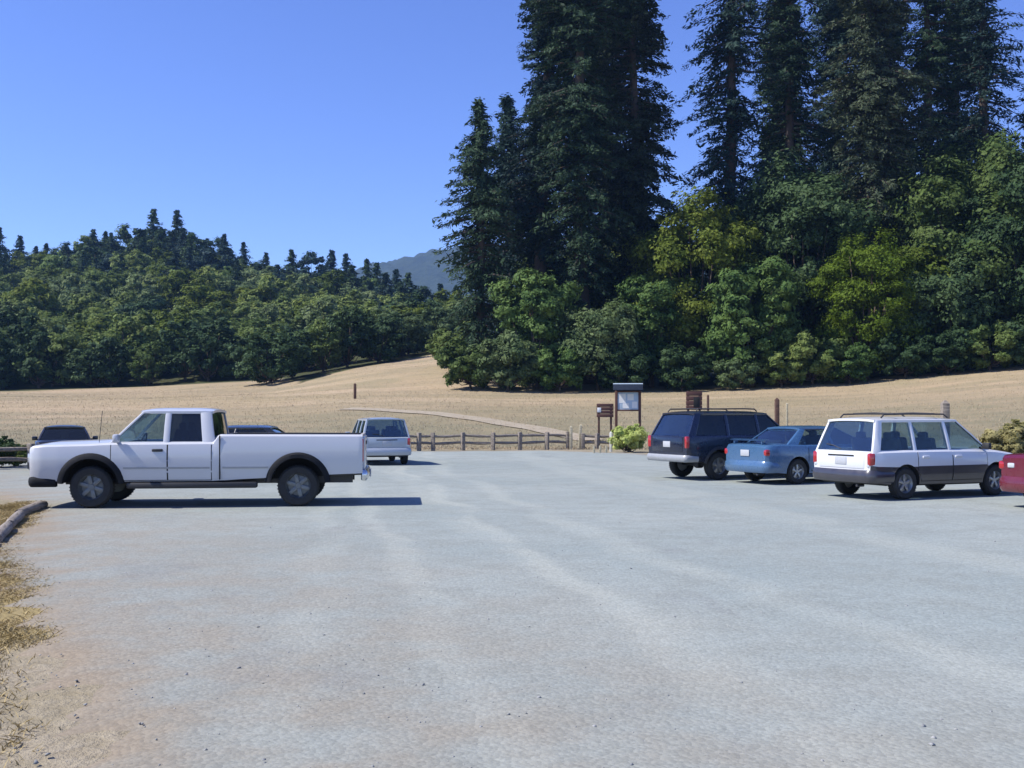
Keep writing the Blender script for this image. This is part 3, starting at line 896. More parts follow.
# verge beside the lot, dry tufts
n = 42000
px_ = r.uniform(-9.5, -1.5, n); py_ = r.uniform(4.5, 21, n)
s_ = lot_sd(px_, py_)
den = np.sin(px_ * 2.1 + 1) * np.cos(py_ * 1.3) + np.sin(px_ * .9 - py_ * 1.1) + np.where(py_ > 8, 1.2, .3)
k = (s_ < np.where(py_ > 8, 0.3, -.1)) & (s_ > -4.5) & ((py_ > 7.6) | (r.random(n) < .35)) & (den + r.normal(size=n) * .5 > -0.15)
P = np.stack([px_[k], py_[k], terrain(px_[k], py_[k])], 1)
hh = np.clip(0.035 + 0.022 * (-s_[k]), 0.02, 0.10)
tag(blades('dry_grass', P, hh, 0.004, M['straw_near'], 1, 11, 0.08, 1.3), 'short dry straw tufts on the verge left of the gravel', 'grass', kind='stuff')
# field grass
n = 42000
d_ = 50 + 115 * r.random(n) ** 1.5; u_ = r.uniform(-.62, .62, n)
x_ = u_ * d_
k = (lot_sd(x_, d_) < -0.8) & (d_ < np.interp(x_ / d_, KU, [150, 152, 150, 128, 142, 156, 108, 104, 103, 98]))
P = np.stack([x_[k], d_[k], terrain(x_[k], d_[k])], 1)
tag(blades('field_grass', P, 0.09, 0.013, M['straw'], 2, 3, 0.25, 0.45), 'long dry golden grass covering the slope behind the lot', 'grass', kind='stuff')
# gravel stones close to the camera
def stones():
    r = np.random.default_rng(77)
    n = 1000
    d = 4.6 + 13 * r.random(n) ** 1.5; x = r.uniform(-.52, .52, n) * d
    s = lot_sd(x, d); k = (s > -0.2) | (r.random(n) < .2)
    x, d = x[k], d[k]; n = len(x)
    sz = np.clip(r.lognormal(-4.95, .40, n), .004, .017)
    base = np.array([(1, 0, 0), (0, 1, 0), (-1, 0, 0), (0, -1, 0), (.1, .1, .7), (0, 0, -.7)], float)
    jit = base[None] + r.normal(size=(n, 6, 3)) * .25
    a = r.uniform(0, 6.28, n); ca, sa = np.cos(a), np.sin(a)
    q = jit.copy(); q[:, :, 0] = jit[:, :, 0] * ca[:, None] - jit[:, :, 1] * sa[:, None]; q[:, :, 1] = jit[:, :, 0] * sa[:, None] + jit[:, :, 1] * ca[:, None]
    v = q * sz[:, None, None] + np.stack([x, d, terrain(x, d) + .019], 1)[:, None, :]
    f0 = np.array([(0, 1, 4), (1, 2, 4), (2, 3, 4), (3, 0, 4), (1, 0, 5), (2, 1, 5), (3, 2, 5), (0, 3, 5)])
    f = (np.arange(n)[:, None, None] * 6 + f0[None]).reshape(-1, 3)
    m = NT('stone')
    q = m.n('TexVoronoi', {'Vector': m.pos(), 'Scale': 9.0})
    m.set(Base_Color=m.mix(m.n('SeparateColor', {0: q.outputs['Color']}).outputs[0], (0.156, 0.164, 0.168), (0.303, 0.303, 0.295)), Roughness=0.9)
    return obj_from('gravel', np_mesh('gravel', v.reshape(-1, 3), f), m.m)
tag(stones(), 'loose grey gravel stones lying on the near part of the lot', 'gravel', kind='stuff')

# ------------------------------------------------------------------ vehicles
def smooth_curve(pts, xs, s=0.03):
    X_ = [p[0] for p in pts]; Y_ = [p[1] for p in pts]
    if s <= 0:
        return np.interp(xs, X_, Y_)
    acc = np.zeros_like(xs); tot = 0
    for o in np.linspace(-2, 2, 9):
        k = math.exp(-o * o); acc += k * np.interp(xs + o * s, X_, Y_); tot += k
    return acc / tot

class Car:
    """A vehicle in its own space: +x forward, +y to its left, z up; x runs from 0 (tail) to L (nose), shifted so the axles' middle is the origin."""
    def __init__(c, name, spec, label, cat, group=None):
        c.s = spec
        c.x0 = (spec['axles'][0] + spec['axles'][1]) / 2
        c.root = tag(empty(name), label, cat, group)
        c.body()
    def prep(c):
        s = c.s; L = s['L']
        tubs = s.get('tubs', [])
        xs = list(np.arange(0, L + 1e-6, 0.05)) + [0.01, 0.025, L - 0.01, L - 0.025, L]
        for a, b, *_ in tubs:
            xs += [a - .012, a, b, b + .012]
        xs = np.array(sorted(set(round(x, 4) for x in xs)))
        keep = [0]
        for i in range(1, len(xs)):
            if xs[i] - xs[keep[-1]] > 0.006: keep.append(i)
        xs = xs[keep]
        c.xs = xs
        g = lambda k: smooth_curve(s[k], xs, s.get('sm', 0.03))
        zb, zs, zc, w = g('zb'), g('zs'), g('zc'), g('w')
        c.secs = []
        for i, x in enumerate(xs):
            W, B, S, Cc = w[i], zb[i], zs[i], zc[i]; H = S - B
            pts = [(0, B), (.80 * W, B), (.95 * W, B + .05 * H), (.985 * W, B + .28 * H), (1.0 * W, B + .55 * H), (.992 * W, B + .80 * H), (.97 * W, S - .035), (.93 * W, S)]
            tub = next((t for t in tubs if t[0] <= x <= t[1]), None)
            if tub:
                wi, zi = tub[2], tub[3]
                pts += [(wi, S), (wi - .01, zi), (0, zi)]
            else:
                pts += [(.72 * W, S + .55 * (Cc - S)), (.42 * W, S + .88 * (Cc - S)), (0, Cc)]
            c.secs.append(pts)
        return tubs
    def side(c, x, z):
        """half width of the outer skin at height z"""
        i = int(np.clip(np.searchsorted(c.xs, x) - 1, 0, len(c.xs) - 2))
        t = (x - c.xs[i]) / (c.xs[i + 1] - c.xs[i])
        def at_(k):
            P = c.secs[k][2:8]
            return np.interp(z, [p[1] for p in P], [p[0] for p in P])
        return float(at_(i) * (1 - t) + at_(i + 1) * t)
    def top(c, x, k):
        i = int(np.clip(np.searchsorted(c.xs, x) - 1, 0, len(c.xs) - 2))
        t = (x - c.xs[i]) / (c.xs[i + 1] - c.xs[i])
        return c.secs[i][k][1] * (1 - t) + c.secs[i + 1][k][1] * t
    def body(c):
        s = c.s
        tubs = c.prep()
        rings = []
        for x, P in zip(c.xs, c.secs):
            ring = [(x - c.x0, y, z) for y, z in P] + [(x - c.x0, -y, z) for y, z in P[-2:0:-1]]
            rings.append(ring)
        mb = MB(); mb.loft(rings)
        bm = mb.bm
        bmesh.ops.recalc_face_normals(bm, faces=bm.faces)
        low = s.get('two_tone', -1)
        for f in bm.faces:
            ce = f.calc_center_median(); x = ce.x + c.x0
            f.material_index = 0
            if f.normal.z < -0.8: f.material_index = 1
            elif ce.z < low + s.get('two_tone_slope', 0): f.material_index = 2
            for t in tubs:
                if t[0] - .02 <= x <= t[1] + .02 and abs(ce.y) < t[2] + .002:
                    f.material_index = 3
        me = bpy.data.meshes.new('body'); bm.to_mesh(me); bm.free()
        mats = [M[s['paint']], M['well'], M[s.get('low_mat', s['paint'])], M[s.get('tub_mat', 'cabin')]]
        o = obj_from('body', me, mats, c.root)
        # wheel arches
        ar = s['arch']; r_ = s['r']
        for ax in s['axles']:
            W = c.side(ax, s['r'] * 1.2)
            for sg in (1, -1):
                mbc = MB()
                za = s.get('arch_z', r_)
                prof = [(0, sg * (W - .34)), (ar, sg * (W - .34)), (ar, sg * (W + .2)), (0, sg * (W + .2))]
                mbc.lathe(prof, 40, mi=1)
                bmesh.ops.recalc_face_normals(mbc.bm, faces=mbc.bm.faces)
                for f in mbc.bm.faces: f.material_index = 1
                cm = bpy.data.meshes.new('cut'); mbc.bm.to_mesh(cm); mbc.bm.free()
                for k in mats: cm.materials.append(k)
                co = bpy.data.objects.new('cut', cm); COL.objects.link(co)
                co.location = (ax - c.x0, 0, za)
                md = o.modifiers.new('b', 'BOOLEAN'); md.operation = 'DIFFERENCE'; md.object = co; md.solver = 'EXACT'
                bpy.context.view_layer.update()
                nm = bpy.data.meshes.new_from_object(o.evaluated_get(bpy.context.evaluated_depsgraph_get()))
                o.modifiers.clear(); o.data = nm
                bpy.data.objects.remove(co)
        o.data.name = 'body'
        sharp(o.data, 32)
        c.bodyo = o
        c.wheels()
        c.cab()
    def P(c, x, y, z):
        return (x - c.x0, y, z)
    def wheels(c):
        s = c.s; r = s['r']; tw = s.get('tw', 0.2)
        for k, ax in enumerate(s['axles']):
            for sg in (1, -1):
                W = c.side(ax, min(s['r'] * 1.9, s['zs'][2][1] - .1)) - 0.02
                mb = MB()
                h = tw / 2
                mb.lathe([(r * .60, -h * .9), (r * .72, -h), (r * .90, -h * .98), (r * .985, -h * .72), (r, -h * .3), (r, h * .3), (r * .985, h * .72), (r * .90, h * .98), (r * .72, h), (r * .60, h * .9), (r * .58, 0), (r * .60, -h * .9)], 36)
                for q in range(40):
                    a = q * math.pi / 20
                    mb.box((r * math.cos(a) * 1.0, 0, r * math.sin(a) * 1.0), (.012, tw * .72, .018), Matrix.Rotation(-a, 4, 'Y'))
                t = mb.build('wheel', M['rubber'], c.root, 40, c.P(ax, sg * (W - h), r))
                mb = MB()
                o = sg * h
                mb.lathe([(0, o * .62), (r * .13, o * .62), (r * .16, o * .45), (r * .17, o * .15), (r * .50, o * .05), (r * .56, o * .55), (r * .61, o * .92), (r * .63, o * .80), (r * .60, 0), (0, -o * .1)], 32)
                ns = s.get('spokes', 5)
                for q in range(ns):
                    a = q * 2 * math.pi / ns + .3
                    mb.box((r * .35 * math.cos(a), o * .42, r * .35 * math.sin(a)), (r * .46, .03, r * s.get('spoke_w', .17)), Matrix.Rotation(-a, 4, 'Y'), bev=.008)
                mb.build('rim', M[s.get('rim', 'alloy')], t, 35)
    def cab(c):
        s = c.s; g = s['gh']
        zb, zt, zr, wb, wt = g['zb'], g['zt'], g['zr'], g['wb'], g['wt']
        A, D, th = g['A'], g['D'], 0.05
        def hw(z): return wb + (wt - wb) * (z - zb) / (zt - zb)
        posts = [(A[0] - g.get('aw', .06) / 2, A[1] - .03, g.get('aw', .06))] + g['posts'] + [(D[0] + g['dw'] / 2, D[1] + g.get('dwt', g['dw']) / 2, g['dw'], g.get('dwt', g['dw']))]
        mb = MB(); seal = MB()
        z0 = zb - .06
        for p in posts:
            xb, xt, wd = p[:3]; wdt = p[3] if len(p) > 3 else wd
            dx = (xt - xb) / (zt - zb)
            for sg in (1, -1):
                ring = []
                for z in (z0, zb, zb + (zt - zb) * .5, zt):
                    xx = xb + dx * (z - zb); ww = wd + (wdt - wd) * (z - zb) / (zt - zb)
                    cv = .012 * math.sin(max(0, (z - zb) / (zt - zb)) * math.pi)
                    y1, y0 = hw(z) + cv, hw(z) - th
                    ring.append([c.P(xx - ww / 2, sg * y0, z), c.P(xx + ww / 2, sg * y0, z), c.P(xx + ww / 2, sg * (y1 - .008), z), c.P(xx + ww / 2 - .012, sg * y1, z), c.P(xx - ww / 2 + .012, sg * y1, z), c.P(xx - ww / 2, sg * (y1 - .008), z)])
                mb.loft(ring)
        # roof
        xsR = np.linspace(D[1] - .03, A[1] + .03, 15)
        ysR = np.array([-1, -.985, -.95, -.88, -.7, -.4, 0, .4, .7, .88, .95, .985, 1])
        grid = []
        for x in xsR:
            t = (x - xsR[0]) / (xsR[-1] - xsR[0])
            e = 1 - abs(2 * t - 1) ** 5 * .55
            row = []
            for y in ysR:
                zz = zt + .005 + (zr - zt) * e * (1 - abs(y) ** 3.2)
                row.append(c.P(x, y * (wt + .008) * (1 - .03 * abs(2 * t - 1) ** 6), zz))
            grid.append(row)
        mb.shell(grid, (0, 0, -.045))
        # side rails over the windows
        for sg in (1, -1):
            mb.box(c.P((A[1] + D[1]) / 2, sg * (wt - .022), zt - .018), (A[1] - D[1] - .02, .05, .05), bev=.012)
        if s.get('belt', True):
            for sg in (1, -1):
                ln = [(x, sg * (hw(zb) - .03), zb - .03) for x in np.linspace(D[0] + .02, A[0] - .02, 6)]
                mb.tube([c.P(*q) for q in ln], .04, 8)
        mb.build('roof', M[s['paint']], c.root, 35)
        gl = M[g.get('glass', 'glass')]
        gd = M[g.get('glass_rear', g.get('glass', 'glass'))]
        # side windows
        for k in range(len(posts) - 1):
            p, q = posts[k], posts[k + 1]
            pw = lambda pp, top: (pp[3] if (top and len(pp) > 3) else pp[2])
            dark = g.get('dark_from', 99) <= k
            for sg in (1, -1):
                gm = MB(); grid = []
                for z in (zb - .03, zb + (zt - zb) * .5, zt - .03):
                    t = (z - zb) / (zt - zb)
                    xa = p[0] + (p[1] - p[0]) * t - (pw(p, 0) + (pw(p, 1) - pw(p, 0)) * t) / 2 + .012
                    xc = q[0] + (q[1] - q[0]) * t + (pw(q, 0) + (pw(q, 1) - pw(q, 0)) * t) / 2 - .012
                    cv = .012 * math.sin(max(0, t) * math.pi)
                    grid.append([c.P(x, sg * (hw(z) + cv - .022), z) for x in np.linspace(xa, xc, 4)])
                gm.shell(grid, (0, -sg * .006, 0))
                n2 = len(grid[0])
                loop = [grid[0][i] for i in range(n2)] + [grid[1][-1]] + [grid[2][i] for i in range(n2 - 1, -1, -1)] + [grid[1][0], grid[0][0]]
                so = MB(); so.tube([(a_[0], a_[1] + sg * .004, a_[2]) for a_ in loop], .013, 5)
                sw = gm.build('side_window', M['glass_dark'] if dark else gl, c.root)
                so.build('window_seal', M['seam'], sw)
        # windscreen and rear window
        for nm, (xb, xt), bulge, in_, mt in (('windshield', A, .10, .03, gl), ('rear_window', D, -.05, .03, gd)):
            gm = MB(); grid = []
            zlo = zb - .05 if nm == 'windshield' else g.get('rear_lo', zb) 
            for t in np.linspace(0, 1, 5):
                z = zlo + (zt - .01 - zlo) * t
                f = (z - zb) / (zt - zb)
                xx = xb + (xt - xb) * f
                y = hw(z) - in_
                grid.append([c.P(xx + bulge * (1 - (v / 1.0) ** 2) * (1 - f * .6) - (.02 if bulge > 0 else -.02), v * y, z) for v in np.linspace(-1, 1, 9)])
            gm.shell(grid, (-.006 if bulge > 0 else .006, 0, 0))
            gm.build(nm, mt, c.root)
        # seats, dashboard, steering wheel
        zf = zb - .42
        for x, n in g.get('seats', []):
            for sg in (1, -1):
                mb = MB()
                y = sg * wb * .47
                mb.box(c.P(x + .22, y, zf + .12), (.5, wb * .68, .18), bev=.05)
                if n:
                    mb.box(c.P(x - .05, y, zf + .38), (.14, wb * .66, .56), Matrix.Rotation(-.22, 4, 'Y'), bev=.05)
                    mb.box(c.P(x - .12, y, zf + .70), (.09, wb * .30, .15), bev=.04)
                else:
                    mb.box(c.P(x + .02, y, zf + .30), (.13, wb * .78, .44), Matrix.Rotation(-.15, 4, 'Y'), bev=.05)
                mb.build('seat', M['cloth'], c.root)
        mb = MB(); mb.box(c.P(A[0] - .16, 0, zb - .10), (.34, wb * 1.7, .18), bev=.05)
        mb.build('dashboard', M['cabin'], c.root)
        mb = MB()
        ce = Vector(c.P(A[0] - .46, wb * .47, zb - .02))
        mb.tube([ce + Vector((-math.sin(a) * .06, math.cos(a) * .18, math.sin(a) * .17)) for a in np.linspace(0, 2 * math.pi, 25)], .014, 6)
        mb.build('steering_wheel', M['trim'], c.root)
    # --- pieces laid on the skin
    def skin_panel(c, name, mat, x0, x1, z0, z1, sg, off=.004, nx=None, nz=7, parent=None, arch=True):
        """a panel following the flank between x0..x1; z0/z1 numbers or functions of x"""
        s = c.s
        xs_ = sorted(set([x0, x1] + [float(x) for x in c.xs if x0 < x < x1]))
        f0 = z0 if callable(z0) else (lambda x: z0)
        f1 = z1 if callable(z1) else (lambda x: z1)
        def lo(x):
            v = f0(x)
            if arch:
                for ax in s['axles']:
                    ra = s['arch'] + .03
                    if abs(x - ax) < ra:
                        v = max(v, s.get('arch_z', s['r']) + math.sqrt(ra * ra - (x - ax) ** 2))
            return v
        grid = []
        for x in xs_:
            a, b = lo(x), f1(x)
            grid.append([c.P(x, sg * (c.side(x, z) + off), z) for z in np.linspace(a, max(b, a + .01), nz)])
        mb = MB(); mb.shell(grid, (0, -sg * (off - .0005), 0))
        return mb.build(name, mat, parent or c.root, 30)
    def door(c, x0, x1, z0, z1, sg, mat, hx=None, hz=None, hmat='trim', low=None):
        g = .014
        c.skin_panel('door_seal', M['seam'], x0 - g, x1 + g, z0 - g, z1, sg, .0025)
        d = c.skin_panel('door', mat, x0, x1, z0, z1, sg, .006)
        if low:
            c.skin_panel('door_cladding', M[low[1]], x0, x1, z0, low[0], sg, .010, parent=d)
        if hx:
            mb = MB(); y = c.side(hx, hz)
            mb.box(c.P(hx, sg * (y + .014), hz), (.19, .03, .05), bev=.012)
            mb.build('handle', M[hmat], d)
        return d
    def bar(c, name, mat, xe, z0, z1, depth, wrap, front=True, out=.03, wscale=1.0, rc=.14, parent=None):
        """bumper wrapped round an end of the body"""
        W = max(c.side(min(max(xe + (-.5 if front else .5), 0), c.s['L']), (z0 + z1) / 2), .5) * wscale + .012
        sg = 1 if front else -1
        pl = [(xe - sg * wrap, W), (xe - sg * (rc + .02), W)]
        for a in np.linspace(0, math.pi / 2, 7)[1:]:
            pl.append((xe - sg * rc + sg * rc * math.sin(a), W - rc + rc * math.cos(a)))
        pl += [(xe + sg * out * .6, W * .5), (xe + sg * out, 0)]
        pl = pl + [(x, -y) for x, y in pl[-2::-1]]
        rings = []
        n = len(pl)
        h = (z1 - z0) / 2; zc = (z0 + z1) / 2
        for i, (x, y) in enumerate(pl):
            a = Vector(pl[max(i - 1, 0)] + (0,)); b = Vector(pl[min(i + 1, n - 1)] + (0,))
            t = (b - a).normalized(); nr = Vector((t.y, -t.x, 0)) * (1 if front else -1)
            # outward normal
            if nr.x * sg < 0 and abs(nr.x) > .5: nr = -nr
            if abs(nr.x) <= .5 and nr.y * y < 0: nr = -nr
            p = Vector((x, y, zc))
            ring = []
            for u, v in ((-1, -.9), (-.25, -1), (0, -.6), (.06, 0), (0, .6), (-.25, 1), (-1, .9)):
                q = p + nr * (u * depth) + Vector((0, 0, v * h))
                ring.append(c.P(q.x, q.y, q.z))
            rings.append(ring)
        mb = MB(); mb.loft(rings)
        return mb.build(name, mat, parent or c.root, 40)
    def pad(c, name, mat, ctr, dim, rz=0, ry=0, bev=.012, parent=None):
        mb = MB()
        mb.box(c.P(*ctr), dim, Matrix.Rotation(rz, 4, 'Z') @ Matrix.Rotation(ry, 4, 'Y'), bev=bev)
        return mb.build(name, mat, parent or c.root)
    def mirror(c, x, z, mat, size=(.10, .20, .14)):
        for sg in (1, -1):
            mb = MB()
            y = c.s['gh']['wb']
            mb.box(c.P(x, sg * (y + .14), z), size, bev=.03)
            mb.box(c.P(x + .02, sg * (y + .02), z - .04), (.05, .16, .05), bev=.012)
            mb.build('mirror', M[mat], c.root)
    def flare(c, ax, sg, mat, wdt=.07, thick=.035, full=1.0):
        s = c.s; rings = []
        za = s.get('arch_z', s['r'])
        a0 = math.asin(max(-1, min(1, (c.secs[len(c.secs) // 2][1][1] - za) / s['arch'])))
        for a in np.linspace(a0 * full, math.pi - a0 * full, 26):
            ring = []
            for rr, off in ((s['arch'] - .012, -.06), (s['arch'] - .012, thick), (s['arch'] + wdt * .6, thick * .8), (s['arch'] + wdt, .003), (s['arch'] + wdt, -.05)):
                x = ax + rr * math.cos(a); z = za + rr * math.sin(a)
                ring.append(c.P(x, sg * (c.side(min(max(x, 0), s['L']), z) + off), z))
            rings.append(ring)
        mb = MB(); mb.loft(rings)
        return mb.build('fender_flare', M[mat], c.root, 40)
    def place(c, x, y, ang):
        c.root.location = (x, y, 0.025); c.root.rotation_euler = (0, 0, R(ang))

# --- white extended-cab pickup -------------------------------------------------
L = 5.90
truck = Car('pickup_truck', dict(
    L=L, axles=(1.17, 4.83), r=.375, arch=.50, arch_z=.40, tw=.25, paint='white_paint', rim='alloy_dull', spokes=6, spoke_w=.2, sm=.025,
    zb=[(0, .56), (.6, .54), (2.2, .46), (2.5, .44), (5.2, .44), (L, .48)],
    zs=[(0, 1.31), (2.57, 1.32), (2.59, 1.32), (2.68, 1.18), (4.2, 1.17), (4.5, 1.17), (4.9, 1.15), (5.6, 1.135), (5.86, 1.115), (L, 1.08)],
    zc=[(0, 1.31), (2.58, 1.32), (2.68, 1.18), (4.4, 1.20), (4.55, 1.23), (4.9, 1.21), (5.6, 1.185), (5.86, 1.14), (L, 1.09)],
    w=[(0, .955), (.05, .965), (2.55, .97), (2.565, .96), (2.58, .97), (5.4, .97), (5.72, .955), (5.86, .915), (L, .88)],
    tubs=[(.07, 2.49, .86, .95), (2.70, 4.24, .85, .62)], tub_mat='liner',
    gh=dict(zb=1.18, zt=1.735, zr=1.80, wb=.90, wt=.755, A=(4.50, 3.96), D=(2.66, 2.74), dw=.22, dwt=.20, aw=.055,
            posts=[(3.52, 3.50, .11)], seats=[(3.44, 1), (2.92, 0)], glass='glass', dark_from=1, glass_rear='glass_dark')),
    'white extended-cab pickup truck with black wheel-arch flares, parked broadside on the gravel', 'pickup truck')
c = truck
for sg in (1, -1):
    c.door(3.50, 4.47, .50, 1.135, sg, M['white_paint'], 3.66, 1.035)
    c.door(2.72, 3.475, .50, 1.135, sg, M['white_paint'])
    for ax in c.s['axles']:
        c.flare(ax, sg, 'flare', .09, .05)
    # gap between cab and bed
    c.pad('cab_gap', M['seam'], (2.565, sg * .958, .90), (.022, .022, .80), bev=.003)
    c.pad('running_board', M['trim'], (3.05, sg * .90, .40), (2.3, .16, .11), bev=.03)
    c.pad('headlight', M['lamp_clear'], (5.90, sg * .70, .90), (.10, .27, .18), rz=-sg * .05, bev=.03)
    c.pad('turn_signal', M['lamp_amber'], (5.78, sg * .905, .82), (.15, .05, .06), rz=-sg * .3, bev=.015)
    c.skin_panel('side_moulding', M['bumper_grey'], 2.74, 4.26, .70, .735, sg, .014)
    c.skin_panel('side_moulding', M['bumper_grey'], .62 + 1.08, 2.52, .70, .735, sg, .014)
    c.pad('taillight', M['lamp_red'], (.015, sg * .875, 1.02), (.07, .13, .42), bev=.015)
mb = MB(); mb.tube([c.P(4.72, .80, 1.15), c.P(4.66, .80, 1.75)], .006, 6); mb.build('antenna', M['trim'], c.root)
c.mirror(4.36, 1.25, 'white_paint', (.10, .20, .15))
c.pad('tailgate', M['white_paint'], (-.012, 0, .96), (.045, 1.56, .60), bev=.012)
c.pad('tailgate_handle', M['trim'], (-.035, 0, 1.14), (.03, .24, .07), bev=.01)
c.bar('bumper', M['chrome'], -.09, .46, .66, .12, .10, False, .02, .97, .06)
c.bar('bumper', M['flare'], L + .04, .38, .57, .12, .50, True, .05, .99, .14)
c.pad('grille', M['trim'], (5.90, 0, .86), (.075, 1.66, .36), bev=.02)
c.pad('grille_bar', M['chrome'], (5.935, 0, .86), (.03, 1.60, .05), bev=.012)
c.pad('license_plate', M['plate'], (-.125, 0, .56), (.012, .32, .15), bev=.003)
for ax in c.s['axles']:
    mb = MB(); mb.tube([c.P(ax, -.75, .385), c.P(ax, .75, .385)], .05, 8)
    mb.box(c.P(ax, 0, .38), (.26, .26, .24), bev=.08); mb.build('axle', M['steel_dark'], c.root)
mb = MB()
for sg in (1, -1): mb.box(c.P(2.8, sg * .42, .47), (5.2, .09, .14))
mb.build('chassis', M['steel_dark'], c.root)
truck.place(-5.83, 20.35, 180 + 6)

# --- white station wagon with grey lower body ---------------------------------
def wagon_spec(**k):
    L = 4.45
    d = dict(L=L, axles=(.88, 3.405), r=.315, arch=.372, arch_z=.325, tw=.195, paint='wagon_paint', low_mat='grey_lower', two_tone=.655,
        zb=[(0, .36), (.15, .30), (.6, .26), (3.8, .24), (4.3, .26), (L, .36)],
        zs=[(0, .93), (.03, .955), (1.0, .965), (3.1, .945), (3.4, .93), (3.9, .87), (4.25, .79), (4.4, .70), (L, .62)],
        zc=[(0, .93), (.03, .96), (1.0, .97), (3.1, .955), (3.3, .985), (3.9, .92), (4.25, .83), (4.4, .72), (L, .63)],
        w=[(0, .78), (.06, .83), (.3, .862), (1.0, .868), (3.5, .866), (4.0, .84), (4.3, .74), (4.42, .64), (L, .58)],
        tubs=[(.14, 3.02, .74, .52)],
        gh=dict(zb=.965, zt=1.56, zr=1.625, wb=.80, wt=.655, A=(3.22, 2.46), D=(.06, .27), dw=.20, dwt=.16, aw=.055,
                posts=[(2.13, 2.08, .085), (1.18, 1.17, .085)], seats=[(1.95, 1), (1.0, 1)], glass='glass', glass_rear='glass_blue', rear_lo=.965))
    d.update(k); return d
def wagon_details(c, rack=True, low='grey_lower', paintm='wagon_paint', rear_mat='grey_lower'):
    L = c.s['L']
    for sg in (1, -1):
        c.door(2.16, 3.12, .36, .93, sg, M[paintm], 2.30, .83, paintm, (.65, low) if low else None)
        c.door(1.20, 2.13, .36, .93, sg, M[paintm], 1.40, .83, paintm, (.65, low) if low else None)
        c.pad('taillight', M['lamp_red'], (.055, sg * .745, .80), (.13, .15, .25), rz=sg * .35, bev=.03)
        c.pad('reversing_lamp', M['lamp_clear'], (.028, sg * .715, .67), (.07, .12, .06), rz=sg * .3, bev=.015)
        c.pad('headlight', M['lamp_clear'], (4.33, sg * .56, .68), (.16, .28, .14), rz=-sg * .4, bev=.03)
        if rack:
            mb = MB()
            mb.tube([c.P(x, sg * .56, z) for x, z in ((.50, 1.61), (.58, 1.675), (1.2, 1.685), (2.2, 1.68), (2.32, 1.61))], .016, 8)
            mb.build('roof_rail', M['trim'], c.root)
    if rack:
        for x in (.85, 1.95):
            mb = MB(); mb.tube([c.P(x, -.56, 1.69), c.P(x, 0, 1.705), c.P(x, .56, 1.69)], .015, 8); mb.build('crossbar', M['trim'], c.root)
    c.mirror(3.02, 1.03, 'trim' if low else paintm, (.10, .18, .13))
    c.bar('bumper', M[rear_mat], -.06, .34, .59, .14, .62, False, .05, 1.0, .17)
    c.bar('bumper', M[low or paintm], L + .03, .26, .52, .16, .40, True, .07, .93, .3)
    # tailgate with its frame round the glass, plate recess and wiper
    mb = MB()
    mb.box(c.P(.012, 0, .775), (.05, 1.26, .33), bev=.02)
    t = mb.build('tailgate', M[paintm], c.root)
    c.pad('license_plate', M['plate'], (-.018, 0, .76), (.012, .31, .15), bev=.003, parent=t)
    c.pad('tailgate_trim', M['seam'], (-.013, 0, .865), (.02, .72, .03), bev=.006, parent=t)
    mb = MB(); mb.tube([c.P(.045, .05, .985), c.P(.05, .30, 1.06), c.P(.055, .48, 1.075)], .010, 6); mb.build('wiper', M['trim'], c.root)
    c.pad('grille', M['trim'], (4.44, 0, .60), (.05, .62, .12), bev=.015)
    mb = MB()
    for ax in c.s['axles']: mb.tube([c.P(ax, -.6, .31), c.P(ax, .6, .31)], .035, 8)
    mb.tube([c.P(.15, -.45, .28), c.P(-.03, -.45, .28)], .028, 8)
    mb.build('axle', M['steel_dark'], c.root)
wagon = Car('station_wagon', wagon_spec(), 'white station wagon with grey lower body and roof rack, sunlit tail towards the gravel', 'car')
wagon_details(wagon)

ANG = 26.0
wagon_right_rear = (7.72, 21.2)
def place_by_rear_right(c, px, py, ang):
    """set a car by the ground point under its right rear wheel"""
    a = R(ang); h = Vector((math.cos(a), math.sin(a))); lft = Vector((-h.y, h.x))
    W = c.side(c.s['axles'][0], .5) - .1
    half = (c.s['axles'][1] - c.s['axles'][0]) / 2
    q = Vector((px, py)) + h * half + lft * W
    c.place(q.x, q.y, ang)
place_by_rear_right(wagon, *wagon_right_rear, ANG)

# small silver hatch-tailed wagon behind the truck's tail
pale = Car('compact_wagon', wagon_spec(paint='silver_paint', low_mat='silver_paint', two_tone=-1), 'small pale silver wagon seen from behind beyond the tail of the white truck', 'car')
wagon_details(pale, False, None, 'silver_paint', 'silver_paint')
pale.place(-4.6, 36.6, 106); pale.root.scale = (.95,) * 3

# --- blue sedan -------------------------------------------------------------------
def sedan_spec(**k):
    L = 4.40
    d = dict(L=L, axles=(.93, 3.50), r=.30, arch=.355, arch_z=.31, tw=.19, paint='blue_paint', low_mat='blue_paint', two_tone=-1, sm=.05,
        zb=[(0, .34), (.2, .26), (.6, .22), (3.9, .20), (4.25, .22), (L, .34)],
        zs=[(0, .86), (.05, .93), (.3, .955), (1.0, .94), (3.2, .87), (3.7, .80), (4.15, .70), (4.33, .62), (L, .54)],
        zc=[(0, .88), (.05, .955), (.3, .985), (.8, .975), (1.1, .95), (3.2, .90), (3.35, .91), (3.8, .85), (4.15, .74), (4.33, .65), (L, .55)],
        w=[(0, .70), (.08, .79), (.35, .84), (1.0, .85), (3.4, .848), (3.95, .80), (4.25, .70), (4.37, .60), (L, .54)],
        tubs=[(1.02, 3.00, .72, .48)],
        gh=dict(zb=.925, zt=1.325, zr=1.385, wb=.765, wt=.58, A=(3.28, 2.40), D=(.62, 1.22), dw=.36, dwt=.16, aw=.055,
                posts=[(2.12, 2.02, .075)], seats=[(1.95, 1), (1.22, 0)], glass='glass', glass_rear='glass_blue', rear_lo=.94))
    d.update(k); return d
